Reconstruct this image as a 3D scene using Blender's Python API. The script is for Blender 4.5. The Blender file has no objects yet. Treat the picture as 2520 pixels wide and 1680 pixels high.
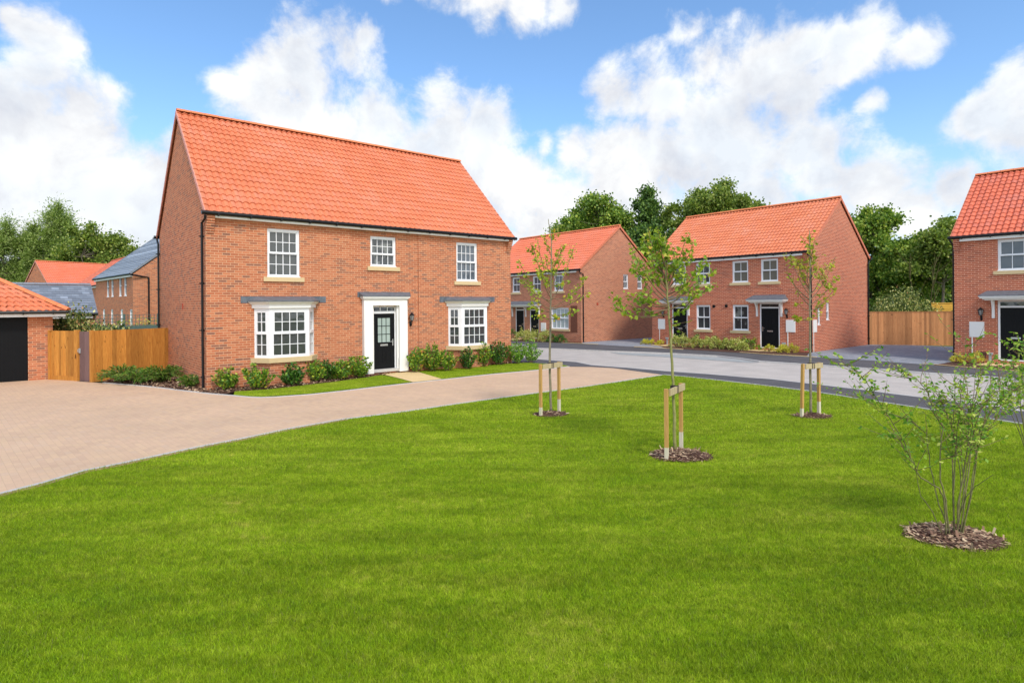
import bpy, bmesh, math, random
import numpy as np
from mathutils import Vector, Matrix, noise as mnoise
rnd = random.Random(7); nr = np.random.default_rng(11)
scene = bpy.context.scene
COL = scene.collection
R = math.radians

# ------------------------------------------------------------------ camera geometry (level camera, slight roll)
FPX, YH, ROLL, CAMH = 1449.2, 748.4, .008, 2.5
CR, SR = math.cos(-ROLL), math.sin(-ROLL)
def ab(x, y):
    dx, dy = x-1260, y-YH
    return dx*CR+dy*SR, -dx*SR+dy*CR
def gp(x, y, z=0.0):            # ground point that the survey pixel stands for
    a, b = ab(x, y); Y = FPX*(CAMH-z)/b
    return (a*Y/FPX, Y)
def at(x, y, Y):
    a, b = ab(x, y)
    return (a*Y/FPX, Y, CAMH-b*Y/FPX)
cam = bpy.data.cameras.new('camera'); camo = bpy.data.objects.new('camera', cam); COL.objects.link(camo)
camo.location = (0, 0, CAMH); camo.rotation_euler = (R(90), ROLL, 0)
cam.sensor_width = 36; cam.lens = FPX/2520*36; cam.shift_y = -(840-YH)/2520
cam.clip_start = .1; cam.clip_end = 3000
scene.camera = camo

# ------------------------------------------------------------------ node helpers
class NT:
    def __init__(s, tree): s.t = tree; s.n = tree.nodes; s.l = tree.links
    def node(s, typ, **kw):
        n = s.n.new(typ)
        for k, v in kw.items(): setattr(n, k, v)
        return n
    def set(s, sock, v):
        if isinstance(v, bpy.types.NodeSocket): s.l.new(v, sock)
        elif v is not None:
            if sock.type == 'RGBA' and len(v) == 3: v = (*v, 1)
            sock.default_value = v
    def math(s, op, a, b=None, c=None, clamp=False):
        n = s.node('ShaderNodeMath', operation=op, use_clamp=clamp)
        s.set(n.inputs[0], a); s.set(n.inputs[1], b); s.set(n.inputs[2], c)
        return n.outputs[0]
    def vmath(s, op, a, b=None, scale=None):
        n = s.node('ShaderNodeVectorMath', operation=op)
        s.set(n.inputs[0], a); s.set(n.inputs[1], b)
        if scale is not None: s.set(n.inputs['Scale'], scale)
        return n.outputs[1] if op in ('DISTANCE', 'LENGTH', 'DOT_PRODUCT') else n.outputs[0]
    def mix(s, f, a, b, blend='MIX'):
        n = s.node('ShaderNodeMix', data_type='RGBA', blend_type=blend)
        s.set(n.inputs[0], f); s.set(n.inputs[6], a); s.set(n.inputs[7], b)
        return n.outputs[2]
    def mixf(s, f, a, b):
        n = s.node('ShaderNodeMix', data_type='FLOAT')
        s.set(n.inputs[0], f); s.set(n.inputs[2], a); s.set(n.inputs[3], b)
        return n.outputs[0]
    def ramp(s, f, stops, interp='LINEAR'):
        n = s.node('ShaderNodeValToRGB'); cr = n.color_ramp; cr.interpolation = interp
        while len(cr.elements) < len(stops): cr.elements.new(.5)
        for e, (p, c) in zip(cr.elements, stops): e.position = p; e.color = (*c, 1)
        s.set(n.inputs[0], f); return n.outputs[0]
    def noise(s, vec, scale, detail=4, rough=.55, dist=0.0, dim='3D', col=False):
        n = s.node('ShaderNodeTexNoise', noise_dimensions=dim)
        s.set(n.inputs['Vector'], vec); n.inputs['Scale'].default_value = scale
        n.inputs['Detail'].default_value = detail; n.inputs['Roughness'].default_value = rough
        n.inputs['Distortion'].default_value = dist
        return n.outputs['Color' if col else 'Fac']
    def white(s, vec, col=False):
        n = s.node('ShaderNodeTexWhiteNoise', noise_dimensions='3D'); s.set(n.inputs['Vector'], vec)
        return n.outputs['Color' if col else 'Value']
    def sep(s, v):
        n = s.node('ShaderNodeSeparateXYZ'); s.set(n.inputs[0], v); return n.outputs
    def comb(s, x, y, z=0.0):
        n = s.node('ShaderNodeCombineXYZ'); s.set(n.inputs[0], x); s.set(n.inputs[1], y); s.set(n.inputs[2], z)
        return n.outputs[0]
    def rng(s, v, a, b, c, d, smooth=False):
        n = s.node('ShaderNodeMapRange'); n.clamp = True
        if smooth: n.interpolation_type = 'SMOOTHSTEP'
        s.set(n.inputs[0], v); s.set(n.inputs[1], a); s.set(n.inputs[2], b); s.set(n.inputs[3], c); s.set(n.inputs[4], d)
        return n.outputs[0]
def newmat(name):
    m = bpy.data.materials.new(name); m.use_nodes = True
    t = NT(m.node_tree); p = m.node_tree.nodes['Principled BSDF']
    return m, t, p
def finish(t, p, col=None, rough=.6, spec=None, bump=None, bstr=.3, bdist=.01, metal=0):
    if col is not None: t.set(p.inputs['Base Color'], col)
    t.set(p.inputs['Roughness'], rough); p.inputs['Metallic'].default_value = metal
    if spec is not None: p.inputs['Specular IOR Level'].default_value = spec
    if bump is not None:
        b = t.node('ShaderNodeBump'); b.inputs['Strength'].default_value = bstr; b.inputs['Distance'].default_value = bdist
        t.set(b.inputs['Height'], bump); t.l.new(b.outputs[0], p.inputs['Normal'])
def flat(name, col, rough=.5, spec=.5, var=.06, nscale=6, metal=0, bump=0):
    m, t, p = newmat(name)
    g = t.node('ShaderNodeNewGeometry').outputs['Position']
    n = t.noise(g, nscale, 5)
    c = t.mix(n, tuple(x*(1-var*2) for x in col), tuple(min(1, x*(1+var*2)) for x in col))
    finish(t, p, c, rough, spec, bump=(t.noise(g, nscale*14, 4) if bump else None), bstr=bump or .3, metal=metal)
    return m
def uvs(t): return t.node('ShaderNodeUVMap').outputs[0]

def brick_mat(name, stops, mortar, jw=.17):
    m, t, p = newmat(name)
    u, v, _ = t.sep(uvs(t))
    row = t.math('FLOOR', t.math('DIVIDE', v, .075))
    xs = t.math('ADD', t.math('DIVIDE', u, .225), t.math('MULTIPLY', t.math('FLOORED_MODULO', row, 2), .5))
    fx = t.math('FRACT', xs); fy = t.math('FRACT', t.math('DIVIDE', v, .075)); colm = t.math('FLOOR', xs)
    mm = t.math('MAXIMUM', t.math('LESS_THAN', fx, .048), t.math('LESS_THAN', fy, jw))
    idv = t.comb(colm, row, 3.3)
    w = t.white(idv)
    c = t.ramp(w, stops)
    pos = t.node('ShaderNodeNewGeometry').outputs['Position']
    big = t.noise(pos, .55, 3); fine = t.noise(pos, 40, 3)
    c = t.mix(t.rng(big, .35, .7, 0, .35), c, tuple(x for x in stops[-1][1]))
    hv = t.mixf(fine, .82, 1.16)
    c = t.mix(1, c, t.comb(hv, hv, hv), 'MULTIPLY')
    # pale lime bloom streaks
    bloom = t.rng(t.noise(pos, 1.3, 6, .7), .6, .85, 0, .25)
    c = t.mix(bloom, c, tuple(min(1, x*1.5+.05) for x in stops[len(stops)//2][1]))
    mort = t.mix(t.noise(pos, 2, 2), tuple(x*.85 for x in mortar), mortar)
    c = t.mix(mm, c, mort)
    finish(t, p, c, .85, .25, bump=t.math('SUBTRACT', 1, mm), bstr=.5, bdist=.006)
    return m

def pantile_mat(name, base, pink, dark):
    m, t, p = newmat(name)
    u, v, _ = t.sep(uvs(t))
    tu = t.math('FLOOR', t.math('DIVIDE', u, .2)); tv = t.math('FLOOR', t.math('ADD', t.math('DIVIDE', v, .305), .02))
    w = t.white(t.comb(tu, tv, 1.7))
    pos = t.node('ShaderNodeNewGeometry').outputs['Position']
    big = t.noise(pos, .8, 3)
    c = t.mix(t.rng(w, .1, .95, 0, .85), base, dark)
    c = t.mix(t.rng(t.math('ADD', t.math('MULTIPLY', w, .35), big), .62, 1.0, 0, .6), c, pink)
    fn = t.noise(pos, 26, 4)
    hv = t.mixf(fn, .88, 1.1)
    c = t.mix(1, c, t.comb(hv, hv, hv), 'MULTIPLY')
    finish(t, p, c, .62, .3, bump=t.noise(pos, 90, 3), bstr=.15, bdist=.003)
    return m

def slate_mat(name, col, rows=.3, wid=.3):
    m, t, p = newmat(name)
    u, v, _ = t.sep(uvs(t))
    row = t.math('FLOOR', t.math('DIVIDE', v, rows))
    xs = t.math('ADD', t.math('DIVIDE', u, wid), t.math('MULTIPLY', t.math('FLOORED_MODULO', row, 2), .5))
    w = t.white(t.comb(t.math('FLOOR', xs), row, .2))
    c = t.ramp(w, [(0, tuple(x*.75 for x in col)), (.6, col), (.93, tuple(x*1.1 for x in col)), (1, tuple(x*1.6 for x in col))])
    g = t.math('LESS_THAN', t.math('FRACT', xs), .03)
    c = t.mix(t.math('MULTIPLY', g, .7), c, tuple(x*.4 for x in col))
    finish(t, p, c, .45, .5)
    return m

def pane_mat(name, col, kind='plain', rough=.04):
    m, t, p = newmat(name)
    u, v, _ = t.sep(uvs(t))
    c = t.mix(t.noise(t.node('ShaderNodeNewGeometry').outputs['Position'], 1.5, 2), tuple(x*.8 for x in col), tuple(x*1.15 for x in col))
    if kind in ('blind', 'shutter', 'vblind'):
        q = u if kind == 'vblind' else v
        s = t.math('FRACT', t.math('DIVIDE', q, .075 if kind == 'shutter' else .035))
        k = t.rng(t.math('ABSOLUTE', t.math('SUBTRACT', s, .5)), .1, .32, 0, 1)
        hi = {'blind': 3.0, 'shutter': 9.0, 'vblind': 1.35}[kind]
        c = t.mix(k, c, tuple(min(.75, x*hi) for x in col))
    if kind == 'room':
        n = t.noise(t.comb(u, v, 0), 2.3, 3, .6)
        c = t.mix(t.rng(n, .52, .62, 0, .8), c, (.20, .21, .19))
    finish(t, p, c, rough, .6, bump=t.noise(t.comb(u, v, 0), 1.6, 2), bstr=.25, bdist=.05)
    p.inputs['Coat Weight'].default_value = .3; p.inputs['Coat Roughness'].default_value = .02
    return m

def wood_mat(name, a, b, knot=.5):
    m, t, p = newmat(name)
    isl = t.node('ShaderNodeNewGeometry'); pos = isl.outputs['Position']; ri = isl.outputs['Random Per Island']
    s = t.vmath('MULTIPLY', pos, (9, 9, 1.1))
    off = t.comb(t.math('MULTIPLY', ri, 31.0), t.math('MULTIPLY', ri, 17.0), t.math('MULTIPLY', ri, 53.0))
    n = t.noise(t.vmath('ADD', s, off), 1.6, 6, .6, 1.6)
    c = t.mix(t.rng(n, .3, .75, 0, 1), a, b)
    kn = t.rng(t.noise(t.vmath('ADD', t.vmath('MULTIPLY', pos, (6, 6, 3)), off), 1.3, 2, .5, .4), .66, .76, 0, knot)
    c = t.mix(kn, c, tuple(x*.35 for x in b))
    hv = t.mixf(ri, .68, 1.25)
    c = t.mix(1, c, t.comb(hv, hv, hv), 'MULTIPLY')
    finish(t, p, c, .75, .25, bump=n, bstr=.25)
    return m

def leaf_mat(name, stops, trans=.35, rough=.5):
    m, t, p = newmat(name)
    g = t.node('ShaderNodeNewGeometry')
    w = t.white(t.comb(g.outputs['Random Per Island'], .3, .7))
    c = t.ramp(w, stops)
    pn = t.noise(g.outputs['Position'], .9, 2)
    hv = t.mixf(pn, .75, 1.25)
    c = t.mix(1, c, t.comb(hv, hv, hv), 'MULTIPLY')
    t.set(p.inputs['Base Color'], c); p.inputs['Roughness'].default_value = rough
    p.inputs['Specular IOR Level'].default_value = .35
    tr = t.node('ShaderNodeBsdfTranslucent'); t.set(tr.inputs[0], t.mix(1, c, (1.0, 1.15, .55), 'MULTIPLY'))
    mx = t.node('ShaderNodeMixShader'); mx.inputs[0].default_value = trans
    t.l.new(p.outputs[0], mx.inputs[1]); t.l.new(tr.outputs[0], mx.inputs[2])
    t.l.new(mx.outputs[0], t.n['Material Output'].inputs[0])
    return m

def ground_mat(name, stops, scale, fine=60, bump=.5, rough=.9, bdist=.01):
    m, t, p = newmat(name)
    pos = t.node('ShaderNodeNewGeometry').outputs['Position']
    n = t.noise(pos, fine, 4, .7); big = t.noise(pos, scale, 4)
    c = t.ramp(t.math('ADD', t.math('MULTIPLY', n, .7), t.math('MULTIPLY', big, .3)), stops)
    finish(t, p, c, rough, .2, bump=n, bstr=bump, bdist=bdist)
    return m

def paver_mat(name, stops, mortar, ang=45, w=.2, h=.1, rough=.85):
    m, t, p = newmat(name)
    pos = t.node('ShaderNodeNewGeometry').outputs['Position']
    vr = t.node('ShaderNodeVectorRotate', rotation_type='Z_AXIS'); t.set(vr.inputs['Vector'], pos); vr.inputs['Angle'].default_value = R(ang)
    u, v, _ = t.sep(vr.outputs[0])
    row = t.math('FLOOR', t.math('DIVIDE', v, h))
    xs = t.math('ADD', t.math('DIVIDE', u, w), t.math('MULTIPLY', t.math('FLOORED_MODULO', row, 2), .5))
    fx = t.math('FRACT', xs); fy = t.math('FRACT', t.math('DIVIDE', v, h))
    mm = t.math('MAXIMUM', t.math('LESS_THAN', fx, .04), t.math('LESS_THAN', fy, .07))
    wv = t.white(t.comb(t.math('FLOOR', xs), row, .6))
    c = t.ramp(wv, stops)
    big = t.noise(t.vmath('MULTIPLY', pos, (1, 1, 1)), .6, 5, .6)
    hv = t.mixf(big, .80, 1.2); c = t.mix(1, c, t.comb(hv, hv, hv), 'MULTIPLY')
    c = t.mix(t.rng(t.noise(pos, .35, 3, .6, .6), .5, .68, 0, .35), c, (stops[-1][1]))
    fn = t.noise(pos, 70, 3); hv2 = t.mixf(fn, .85, 1.15); c = t.mix(1, c, t.comb(hv2, hv2, hv2), 'MULTIPLY')
    c = t.mix(t.math('MULTIPLY', mm, .55), c, mortar)
    finish(t, p, c, rough, .25, bump=t.math('SUBTRACT', 1, mm), bstr=.35, bdist=.004)
    return m

def lawn_color(t, pos, island=None):
    s = t.vmath('MULTIPLY', pos, (1.1, 2.0, 1))
    a = t.noise(s, .9, 5, .62, .8); b = t.noise(pos, 9, 4, .65); d = t.noise(pos, .35, 2)
    f = t.math('ADD', t.math('MULTIPLY', a, .34), t.math('ADD', t.math('MULTIPLY', b, .46), t.math('MULTIPLY', d, .20)))
    c = t.ramp(t.rng(f, .35, .65, 0, 1), [(0, G_DARK), (.45, G_MID), (.8, G_LIGHT), (1, G_YEL)])
    st = t.noise(t.vmath('MULTIPLY', pos, (.35, 2.2, 1)), 1.4, 2, .5, .5)
    sv = t.rng(st, .35, .65, .88, 1.12); c = t.mix(1, c, t.comb(sv, sv, sv), 'MULTIPLY')
    c = t.mix(t.rng(t.noise(pos, 2.6, 4, .65), .68, .80, 0, .75), c, (.46, .40, .13))
    c = t.mix(t.rng(t.noise(t.vmath('ADD', pos, (7, 3, 0)), 1.7, 3, .6), .66, .74, 0, .45), c, (.11, .25, .012))
    if island is not None:
        w = t.white(t.comb(island, .1, .9))
        hv = t.mixf(w, .42, 1.75); c = t.mix(1, c, t.comb(hv, hv, t.math('MULTIPLY', hv, .9)), 'MULTIPLY')
        c = t.mix(t.math('MULTIPLY', t.math('GREATER_THAN', t.white(t.comb(island, .7, .2)), .965), .7), c, (.30, .26, .10))
    return c
G_DARK = (.146, .252, .007); G_MID = (.232, .334, .009); G_LIGHT = (.335, .412, .027); G_YEL = (.50, .48, .08)
m, t, p = newmat('lawn_turf'); pos = t.node('ShaderNodeNewGeometry').outputs['Position']
hv = t.mixf(t.noise(pos, 45, 3, .7), .5, 1.1)
finish(t, p, t.mix(1, lawn_color(t, pos), t.comb(hv, hv, hv), 'MULTIPLY'), .9, .1, bump=t.noise(pos, 60, 3), bstr=.8, bdist=.02); TURF = m
m, t, p = newmat('grass_blade'); g = t.node('ShaderNodeNewGeometry')
c = lawn_color(t, g.outputs['Position'], g.outputs['Random Per Island'])
t.set(p.inputs['Base Color'], c); p.inputs['Roughness'].default_value = .55; p.inputs['Specular IOR Level'].default_value = .25
tr = t.node('ShaderNodeBsdfTranslucent'); t.set(tr.inputs[0], c)
mx = t.node('ShaderNodeMixShader'); mx.inputs[0].default_value = .35
t.l.new(p.outputs[0], mx.inputs[1]); t.l.new(tr.outputs[0], mx.inputs[2]); t.l.new(mx.outputs[0], t.n['Material Output'].inputs[0]); BLADE = m

BR_A = brick_mat('brick_orange', [(0, (.22, .10, .07)), (.12, (.31, .12, .07)), (.3, (.41, .122, .055)), (.6, (.48, .15, .068)), (.85, (.55, .195, .092)), (1, (.48, .175, .082))], (.68, .43, .26), .155)
BR_R = brick_mat('brick_red', [(0, (.31, .08, .045)), (.2, (.39, .092, .046)), (.5, (.46, .11, .053)), (.85, (.53, .145, .068)), (1, (.45, .13, .065))], (.80, .47, .32), .2)
BR_M = brick_mat('brick_brown', [(0, (.30, .105, .06)), (.2, (.37, .12, .062)), (.5, (.43, .14, .072)), (.85, (.50, .18, .09)), (1, (.43, .16, .082))], (.74, .46, .31), .2)
TILE = pantile_mat('pantile_orange', (.68, .215, .100), (.74, .305, .19), (.60, .165, .072))
TILE_D = pantile_mat('pantile_red', (.68, .17, .09), (.62, .22, .16), (.56, .13, .07))
TILE_FAR = pantile_mat('pantile_far', (.74, .20, .10), (.72, .25, .16), (.66, .165, .08))
RIDGE = flat('ridge_clay', (.72, .22, .085), .6, .3, .12, 9)
VERGE2 = flat('verge_orange', (.60, .19, .10), .6, .3, .15, 7); VERGE = flat('verge_clay', (.62, .27, .20), .6, .3, .15, 7)
SLATE = slate_mat('slate_grey', (.215, .235, .265)); SLATE2 = slate_mat('slate_wide', (.21, .235, .265), .3, 30)
WHITE = flat('white_upvc', (.80, .80, .81), .35, .5, .02)
TRIM = flat('white_trim', (.82, .80, .76), .45, .4, .02)
LEAD = flat('lead_flashing', (.115, .13, .15), .5, .5, .3, 8, bump=.3)
STONE = flat('buff_stone', (.62, .47, .26), .8, .2, .06, 12)
BLACK = flat('black_plastic', (.006, .006, .007), .4, .35, .1)
DOORB = flat('black_door', (.005, .0055, .0065), .5, .16, .1)
CHROME = flat('chrome', (.6, .6, .6), .25, .5, .02, metal=1)
BOXW = flat('meter_box_white', (.80, .78, .74), .5, .4, .02)
GREYP = flat('grey_plastic', (.35, .37, .38), .5, .4, .05)
BROWNP = flat('brown_plastic', (.09, .035, .025), .5, .4, .05)
REDP = flat('terracotta_vent', (.42, .07, .035), .7, .3, .05)
PANE_A = pane_mat('pane_grey_blind', (.042, .047, .045), 'vblind'); PANE_B = pane_mat('pane_dark_blind', (.022, .024, .026), 'blind')
PANE_C = pane_mat('pane_dark', (.035, .04, .042), 'room'); PANE_D = pane_mat('pane_slats', (.07, .068, .055), 'blind')
PANE_E = pane_mat('pane_shutter', (.075, .085, .10), 'shutter'); PANE_F = pane_mat('pane_frosted', (.34, .42, .38), 'plain', .3)
PANE_G = pane_mat('pane_blue', (.08, .10, .12), 'plain')
LANT = pane_mat('lantern_glass', (.25, .25, .24), 'plain', .1)
W_OR = wood_mat('fence_orange', (.60, .275, .055), (.38, .135, .022), 1.0); W_BR = wood_mat('fence_brown', (.19, .115, .105), (.13, .075, .07), .2)
W_TAN = wood_mat('fence_tan', (.58, .29, .125), (.46, .20, .08), .8); W_YE = wood_mat('fence_yellow', (.80, .46, .08), (.62, .33, .05), .1)
W_ST = wood_mat('stake_orange', (.56, .33, .11), (.44, .235, .06), .4); W_BAR = wood_mat('rail_pale', (.52, .42, .25), (.38, .29, .16), .4)
W_PALE = wood_mat('stake_foot', (.66, .60, .46), (.52, .45, .31), .1)
TRELL = flat('trellis_green', (.10, .15, .13), .7, .2, .1)
ASPH = ground_mat('footway_asphalt', [(.3, (.06, .058, .060)), (.5, (.10, .095, .098)), (.7, (.17, .16, .16))], .8, 90, .4)
ROADM = ground_mat('road_chippings', [(.32, (.34, .31, .28)), (.5, (.46, .41, .365)), (.7, (.60, .54, .485))], 1.2, 38, .3)
KERB = flat('kerb_concrete', (.50, .48, .45), .85, .2, .12, 5); KERBF = flat('flush_kerb_grey', (.33, .34, .33), .85, .2, .12, 4)
SLAB = ground_mat('buff_slabs', [(.3, (.55, .38, .17)), (.5, (.68, .50, .25)), (.7, (.76, .58, .32))], 1.0, 30, .2)
PAVE = paver_mat('tan_block', [(0, (.54, .365, .245)), (.35, (.575, .39, .258)), (.7, (.60, .415, .262)), (1, (.56, .39, .27))], (.44, .30, .20))
GREYB = paver_mat('grey_block', [(0, (.21, .22, .245)), (.5, (.26, .275, .305)), (1, (.32, .33, .35))], (.06, .065, .075), 20)
SOIL = ground_mat('soil_mulch', [(.25, (.028, .013, .010)), (.48, (.085, .040, .028)), (.62, (.17, .09, .06)), (.8, (.30, .19, .12))], 3, 35, 1, .95, .03)
SOILE = ground_mat('dry_soil', [(.3, (.22, .12, .07)), (.5, (.36, .22, .13)), (.7, (.46, .31, .2))], 3, 35, .6)
GROUND = ground_mat('rough_ground', [(.3, (.05, .09, .015)), (.5, (.08, .13, .02)), (.7, (.13, .16, .05))], .3, 8, .6)
BARK = flat('bark_grey', (.24, .205, .13), .85, .2, .35, 14, bump=.6); STEM = flat('stem_olive', (.17, .155, .065), .8, .2, .5, 16); BARK2 = flat('bark_green', (.26, .25, .09), .8, .2, .3, 14, bump=.4)
TWIG = flat('twig_brown', (.20, .135, .075), .8, .2, .2, 10); SHADEB = flat('bark_shaded', (.085, .075, .03), .9, .1, .3, 3); BARKT = flat('bark_tree', (.15, .13, .09), .9, .1, .35, 3)  # SHADEB: shade behind the fence is put into the thin trunks' dark colour
STRAP = flat('rubber_strap', (.03, .02, .022), .6, .3, .1); BLUE = flat('blue_tie', (.08, .09, .30), .6, .3, .1)
CHIP = leaf_mat('wood_chip', [(0, (.07, .032, .022)), (.35, (.20, .11, .07)), (.7, (.38, .25, .15)), (1, (.56, .42, .27))], 0, .9)
L_SAP1 = leaf_mat('sapling_leaf_yellow', [(0, (0.232, 0.341, 0.030)), (.5, (0.373, 0.473, 0.037)), (.8, (0.559, 0.592, 0.059)), (.95, (0.775, 0.562, 0.074)), (1, (0.697, 0.266, 0.059))])
L_SAP2 = leaf_mat('sapling_leaf_green', [(0, (0.160, 0.271, 0.022)), (.5, (0.286, 0.415, 0.036)), (.85, (0.483, 0.544, 0.057)), (.97, (0.644, 0.574, 0.086)), (1, (0.682, 0.344, 0.057))])
L_SAP3 = leaf_mat('sapling_leaf_gold', [(0, (0.230, 0.310, 0.023)), (.5, (0.391, 0.425, 0.034)), (.85, (0.552, 0.483, 0.046)), (1, (0.575, 0.322, 0.057))])
L_AMEL = leaf_mat('shrub_leaf_fresh', [(0, (0.096, 0.242, 0.022)), (.4, (0.193, 0.364, 0.030)), (.75, (0.385, 0.516, 0.061)), (1, (0.641, 0.637, 0.152))])
L_LAUR = leaf_mat('laurel_leaf', [(0, (0.054, 0.134, 0.018)), (.45, (0.120, 0.252, 0.026)), (.8, (0.284, 0.450, 0.036)), (.95, (0.610, 0.648, 0.072)), (1, (0.762, 0.288, 0.054))], .25, .35)
L_LAUD = leaf_mat('laurel_leaf_dark', [(0, (0.019, 0.072, 0.013)), (.5, (0.045, 0.136, 0.019)), (.9, (0.112, 0.256, 0.032)), (1, (0.320, 0.448, 0.064))], .2, .35)
L_VAR = leaf_mat('variegated_leaf', [(0, (0.165, 0.231, 0.033)), (.35, (0.374, 0.418, 0.066)), (.7, (0.660, 0.660, 0.165)), (1, (0.850, 0.847, 0.352))], .25)
L_FRESH = leaf_mat('laurel_leaf_fresh', [(0, (.08, .20, .02)), (.5, (.17, .36, .03)), (.85, (.30, .48, .06)), (1, (.45, .55, .12))], .3)
L_GOLD = leaf_mat('golden_leaf', [(0, (0.287, 0.310, 0.023)), (.4, (0.552, 0.506, 0.034)), (.8, (0.759, 0.667, 0.069)), (1, (0.850, 0.782, 0.230))], .25)
L_PHOT = leaf_mat('photinia_leaf', [(0, (0.047, 0.088, 0.026)), (.45, (0.127, 0.177, 0.044)), (.75, (0.394, 0.420, 0.111)), (.95, (0.850, 0.796, 0.309)), (1, (0.697, 0.309, 0.133))], .2, .4)
L_TREE = leaf_mat('tree_leaf_mid', [(0, (0.070, 0.144, 0.020)), (.5, (0.173, 0.289, 0.038)), (.85, (0.346, 0.446, 0.066)), (1, (0.556, 0.577, 0.105))], .3)
L_TRED = leaf_mat('tree_leaf_dark', [(0, (0.036, 0.082, 0.018)), (.5, (0.082, 0.161, 0.030)), (.85, (0.162, 0.267, 0.043)), (1, (0.264, 0.365, 0.073))], .25)
L_TREL = leaf_mat('tree_leaf_light', [(0, (0.089, 0.145, 0.025)), (.5, (0.198, 0.281, 0.048)), (.85, (0.335, 0.401, 0.072)), (1, (0.474, 0.481, 0.129))], .35)
L_WILL = leaf_mat('willow_leaf', [(0, (0.117, 0.182, 0.039)), (.5, (0.260, 0.351, 0.078)), (.85, (0.416, 0.507, 0.143)), (1, (0.546, 0.598, 0.234))], .35)
L_JUNI = leaf_mat('juniper_leaf', [(0, (0.033, 0.105, 0.012)), (.5, (0.083, 0.195, 0.018)), (.85, (0.198, 0.300, 0.030)), (1, (0.330, 0.360, 0.075))], .15)

# ------------------------------------------------------------------ mesh helpers
def tag(o, label=None, cat=None, group=None, kind=None):
    if label: o['label'] = label
    if cat: o['category'] = cat
    if group: o['group'] = group
    if kind: o['kind'] = kind
    return o
def empty(name, loc, rz=0, label=None, cat=None, group=None):
    o = bpy.data.objects.new(name, None); COL.objects.link(o); o.location = loc; o.rotation_euler = (0, 0, rz)
    o.empty_display_size = .2
    return tag(o, label, cat, group)
def link(name, me, parent=None, loc=None):
    o = bpy.data.objects.new(name, me); COL.objects.link(o)
    if parent: o.parent = parent
    if loc is not None: o.location = loc
    return o
class MB:
    def __init__(s): s.v = []; s.f = []; s.mi = []; s.uv = None; s.m = 0
    def add(s, vs, fs):
        b = len(s.v); s.v += [tuple(v) for v in vs]; s.f += [tuple(i+b for i in f) for f in fs]; s.mi += [s.m]*len(fs)
    def box(s, x0, x1, y0, y1, z0, z1):
        s.add([(x0,y0,z0),(x1,y0,z0),(x1,y1,z0),(x0,y1,z0),(x0,y0,z1),(x1,y0,z1),(x1,y1,z1),(x0,y1,z1)],
              [(0,3,2,1),(4,5,6,7),(0,1,5,4),(1,2,6,5),(2,3,7,6),(3,0,4,7)])
    def tube(s, pts, rad, n=6, cap=True):
        pts = [Vector(p) for p in pts]; k = len(pts)
        if not hasattr(rad, '__len__'): rad = [rad]*k
        vs = []; fs = []; side = None
        for i, p in enumerate(pts):
            d = (pts[min(i+1, k-1)]-pts[max(i-1, 0)]).normalized()
            if side is None:
                side = d.cross(Vector((0, 0, 1)));
                if side.length < .05: side = d.cross(Vector((0, 1, 0)))
            side = (side-d*side.dot(d)).normalized(); up = d.cross(side)
            for j in range(n):
                a = 2*math.pi*j/n; vs.append(p+(side*math.cos(a)+up*math.sin(a))*rad[i])
        for i in range(k-1):
            for j in range(n):
                a = i*n+j; b = i*n+(j+1) % n; fs.append((a, b, b+n, a+n))
        if cap: fs.append(tuple(range(n))[::-1]); fs.append(tuple(range((k-1)*n, k*n)))
        s.add(vs, fs)
    def build(s, name, mats, parent=None, smooth=False):
        me = bpy.data.meshes.new(name); me.from_pydata(s.v, [], s.f)
        if not isinstance(mats, (list, tuple)): mats = [mats]
        for mm in mats: me.materials.append(mm)
        if len(mats) > 1: me.polygons.foreach_set('material_index', s.mi)
        me.update()
        nl = len(me.loops); nv = len(me.vertices)
        if nl:
            li = np.empty(nl, np.int32); me.loops.foreach_get('vertex_index', li)
            if s.uv is not None: uv = np.array(s.uv, np.float32)[li]
            else:
                co = np.empty(nv*3, np.float32); me.vertices.foreach_get('co', co); co = co.reshape(-1, 3)
                npo = len(me.polygons); no = np.empty(npo*3, np.float32); me.polygons.foreach_get('normal', no); no = no.reshape(-1, 3)
                lt = np.empty(npo, np.int32); me.polygons.foreach_get('loop_total', lt)
                N = np.repeat(no, lt, axis=0); P = co[li]
                ln = np.hypot(N[:, 0], N[:, 1])+1e-9; vert = np.abs(N[:, 2]) < .7
                tu = (P[:, 0]*-N[:, 1]+P[:, 1]*N[:, 0])/ln
                uv = np.where(vert[:, None], np.stack([tu, P[:, 2]], 1), P[:, :2])
            lay = me.uv_layers.new(name='UVMap'); lay.data.foreach_set('uv', uv.astype(np.float32).ravel())
        if smooth: me.polygons.foreach_set('use_smooth', [True]*len(me.polygons))
        return link(name, me, parent)
class Fr:                        # a wall frame: s along the wall, t outwards, z up
    def __init__(s, o, d, n): s.o = Vector((*o, 0)); s.d = Vector((*d, 0)).normalized(); s.n = Vector((*n, 0)).normalized()
    def P(s, a, t, z): p = s.o+s.d*a+s.n*t; return (p.x, p.y, z)
def fbox(mb, fr, s0, s1, t0, t1, z0, z1):
    P = fr.P
    vs = [P(s0,t0,z0),P(s1,t0,z0),P(s1,t1,z0),P(s0,t1,z0),P(s0,t0,z1),P(s1,t0,z1),P(s1,t1,z1),P(s0,t1,z1)]
    fs = [(0,3,2,1),(4,5,6,7),(0,1,5,4),(1,2,6,5),(2,3,7,6),(3,0,4,7)]
    if fr.d.cross(fr.n).z < 0: fs = [f[::-1] for f in fs]
    mb.add(vs, fs)
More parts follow.
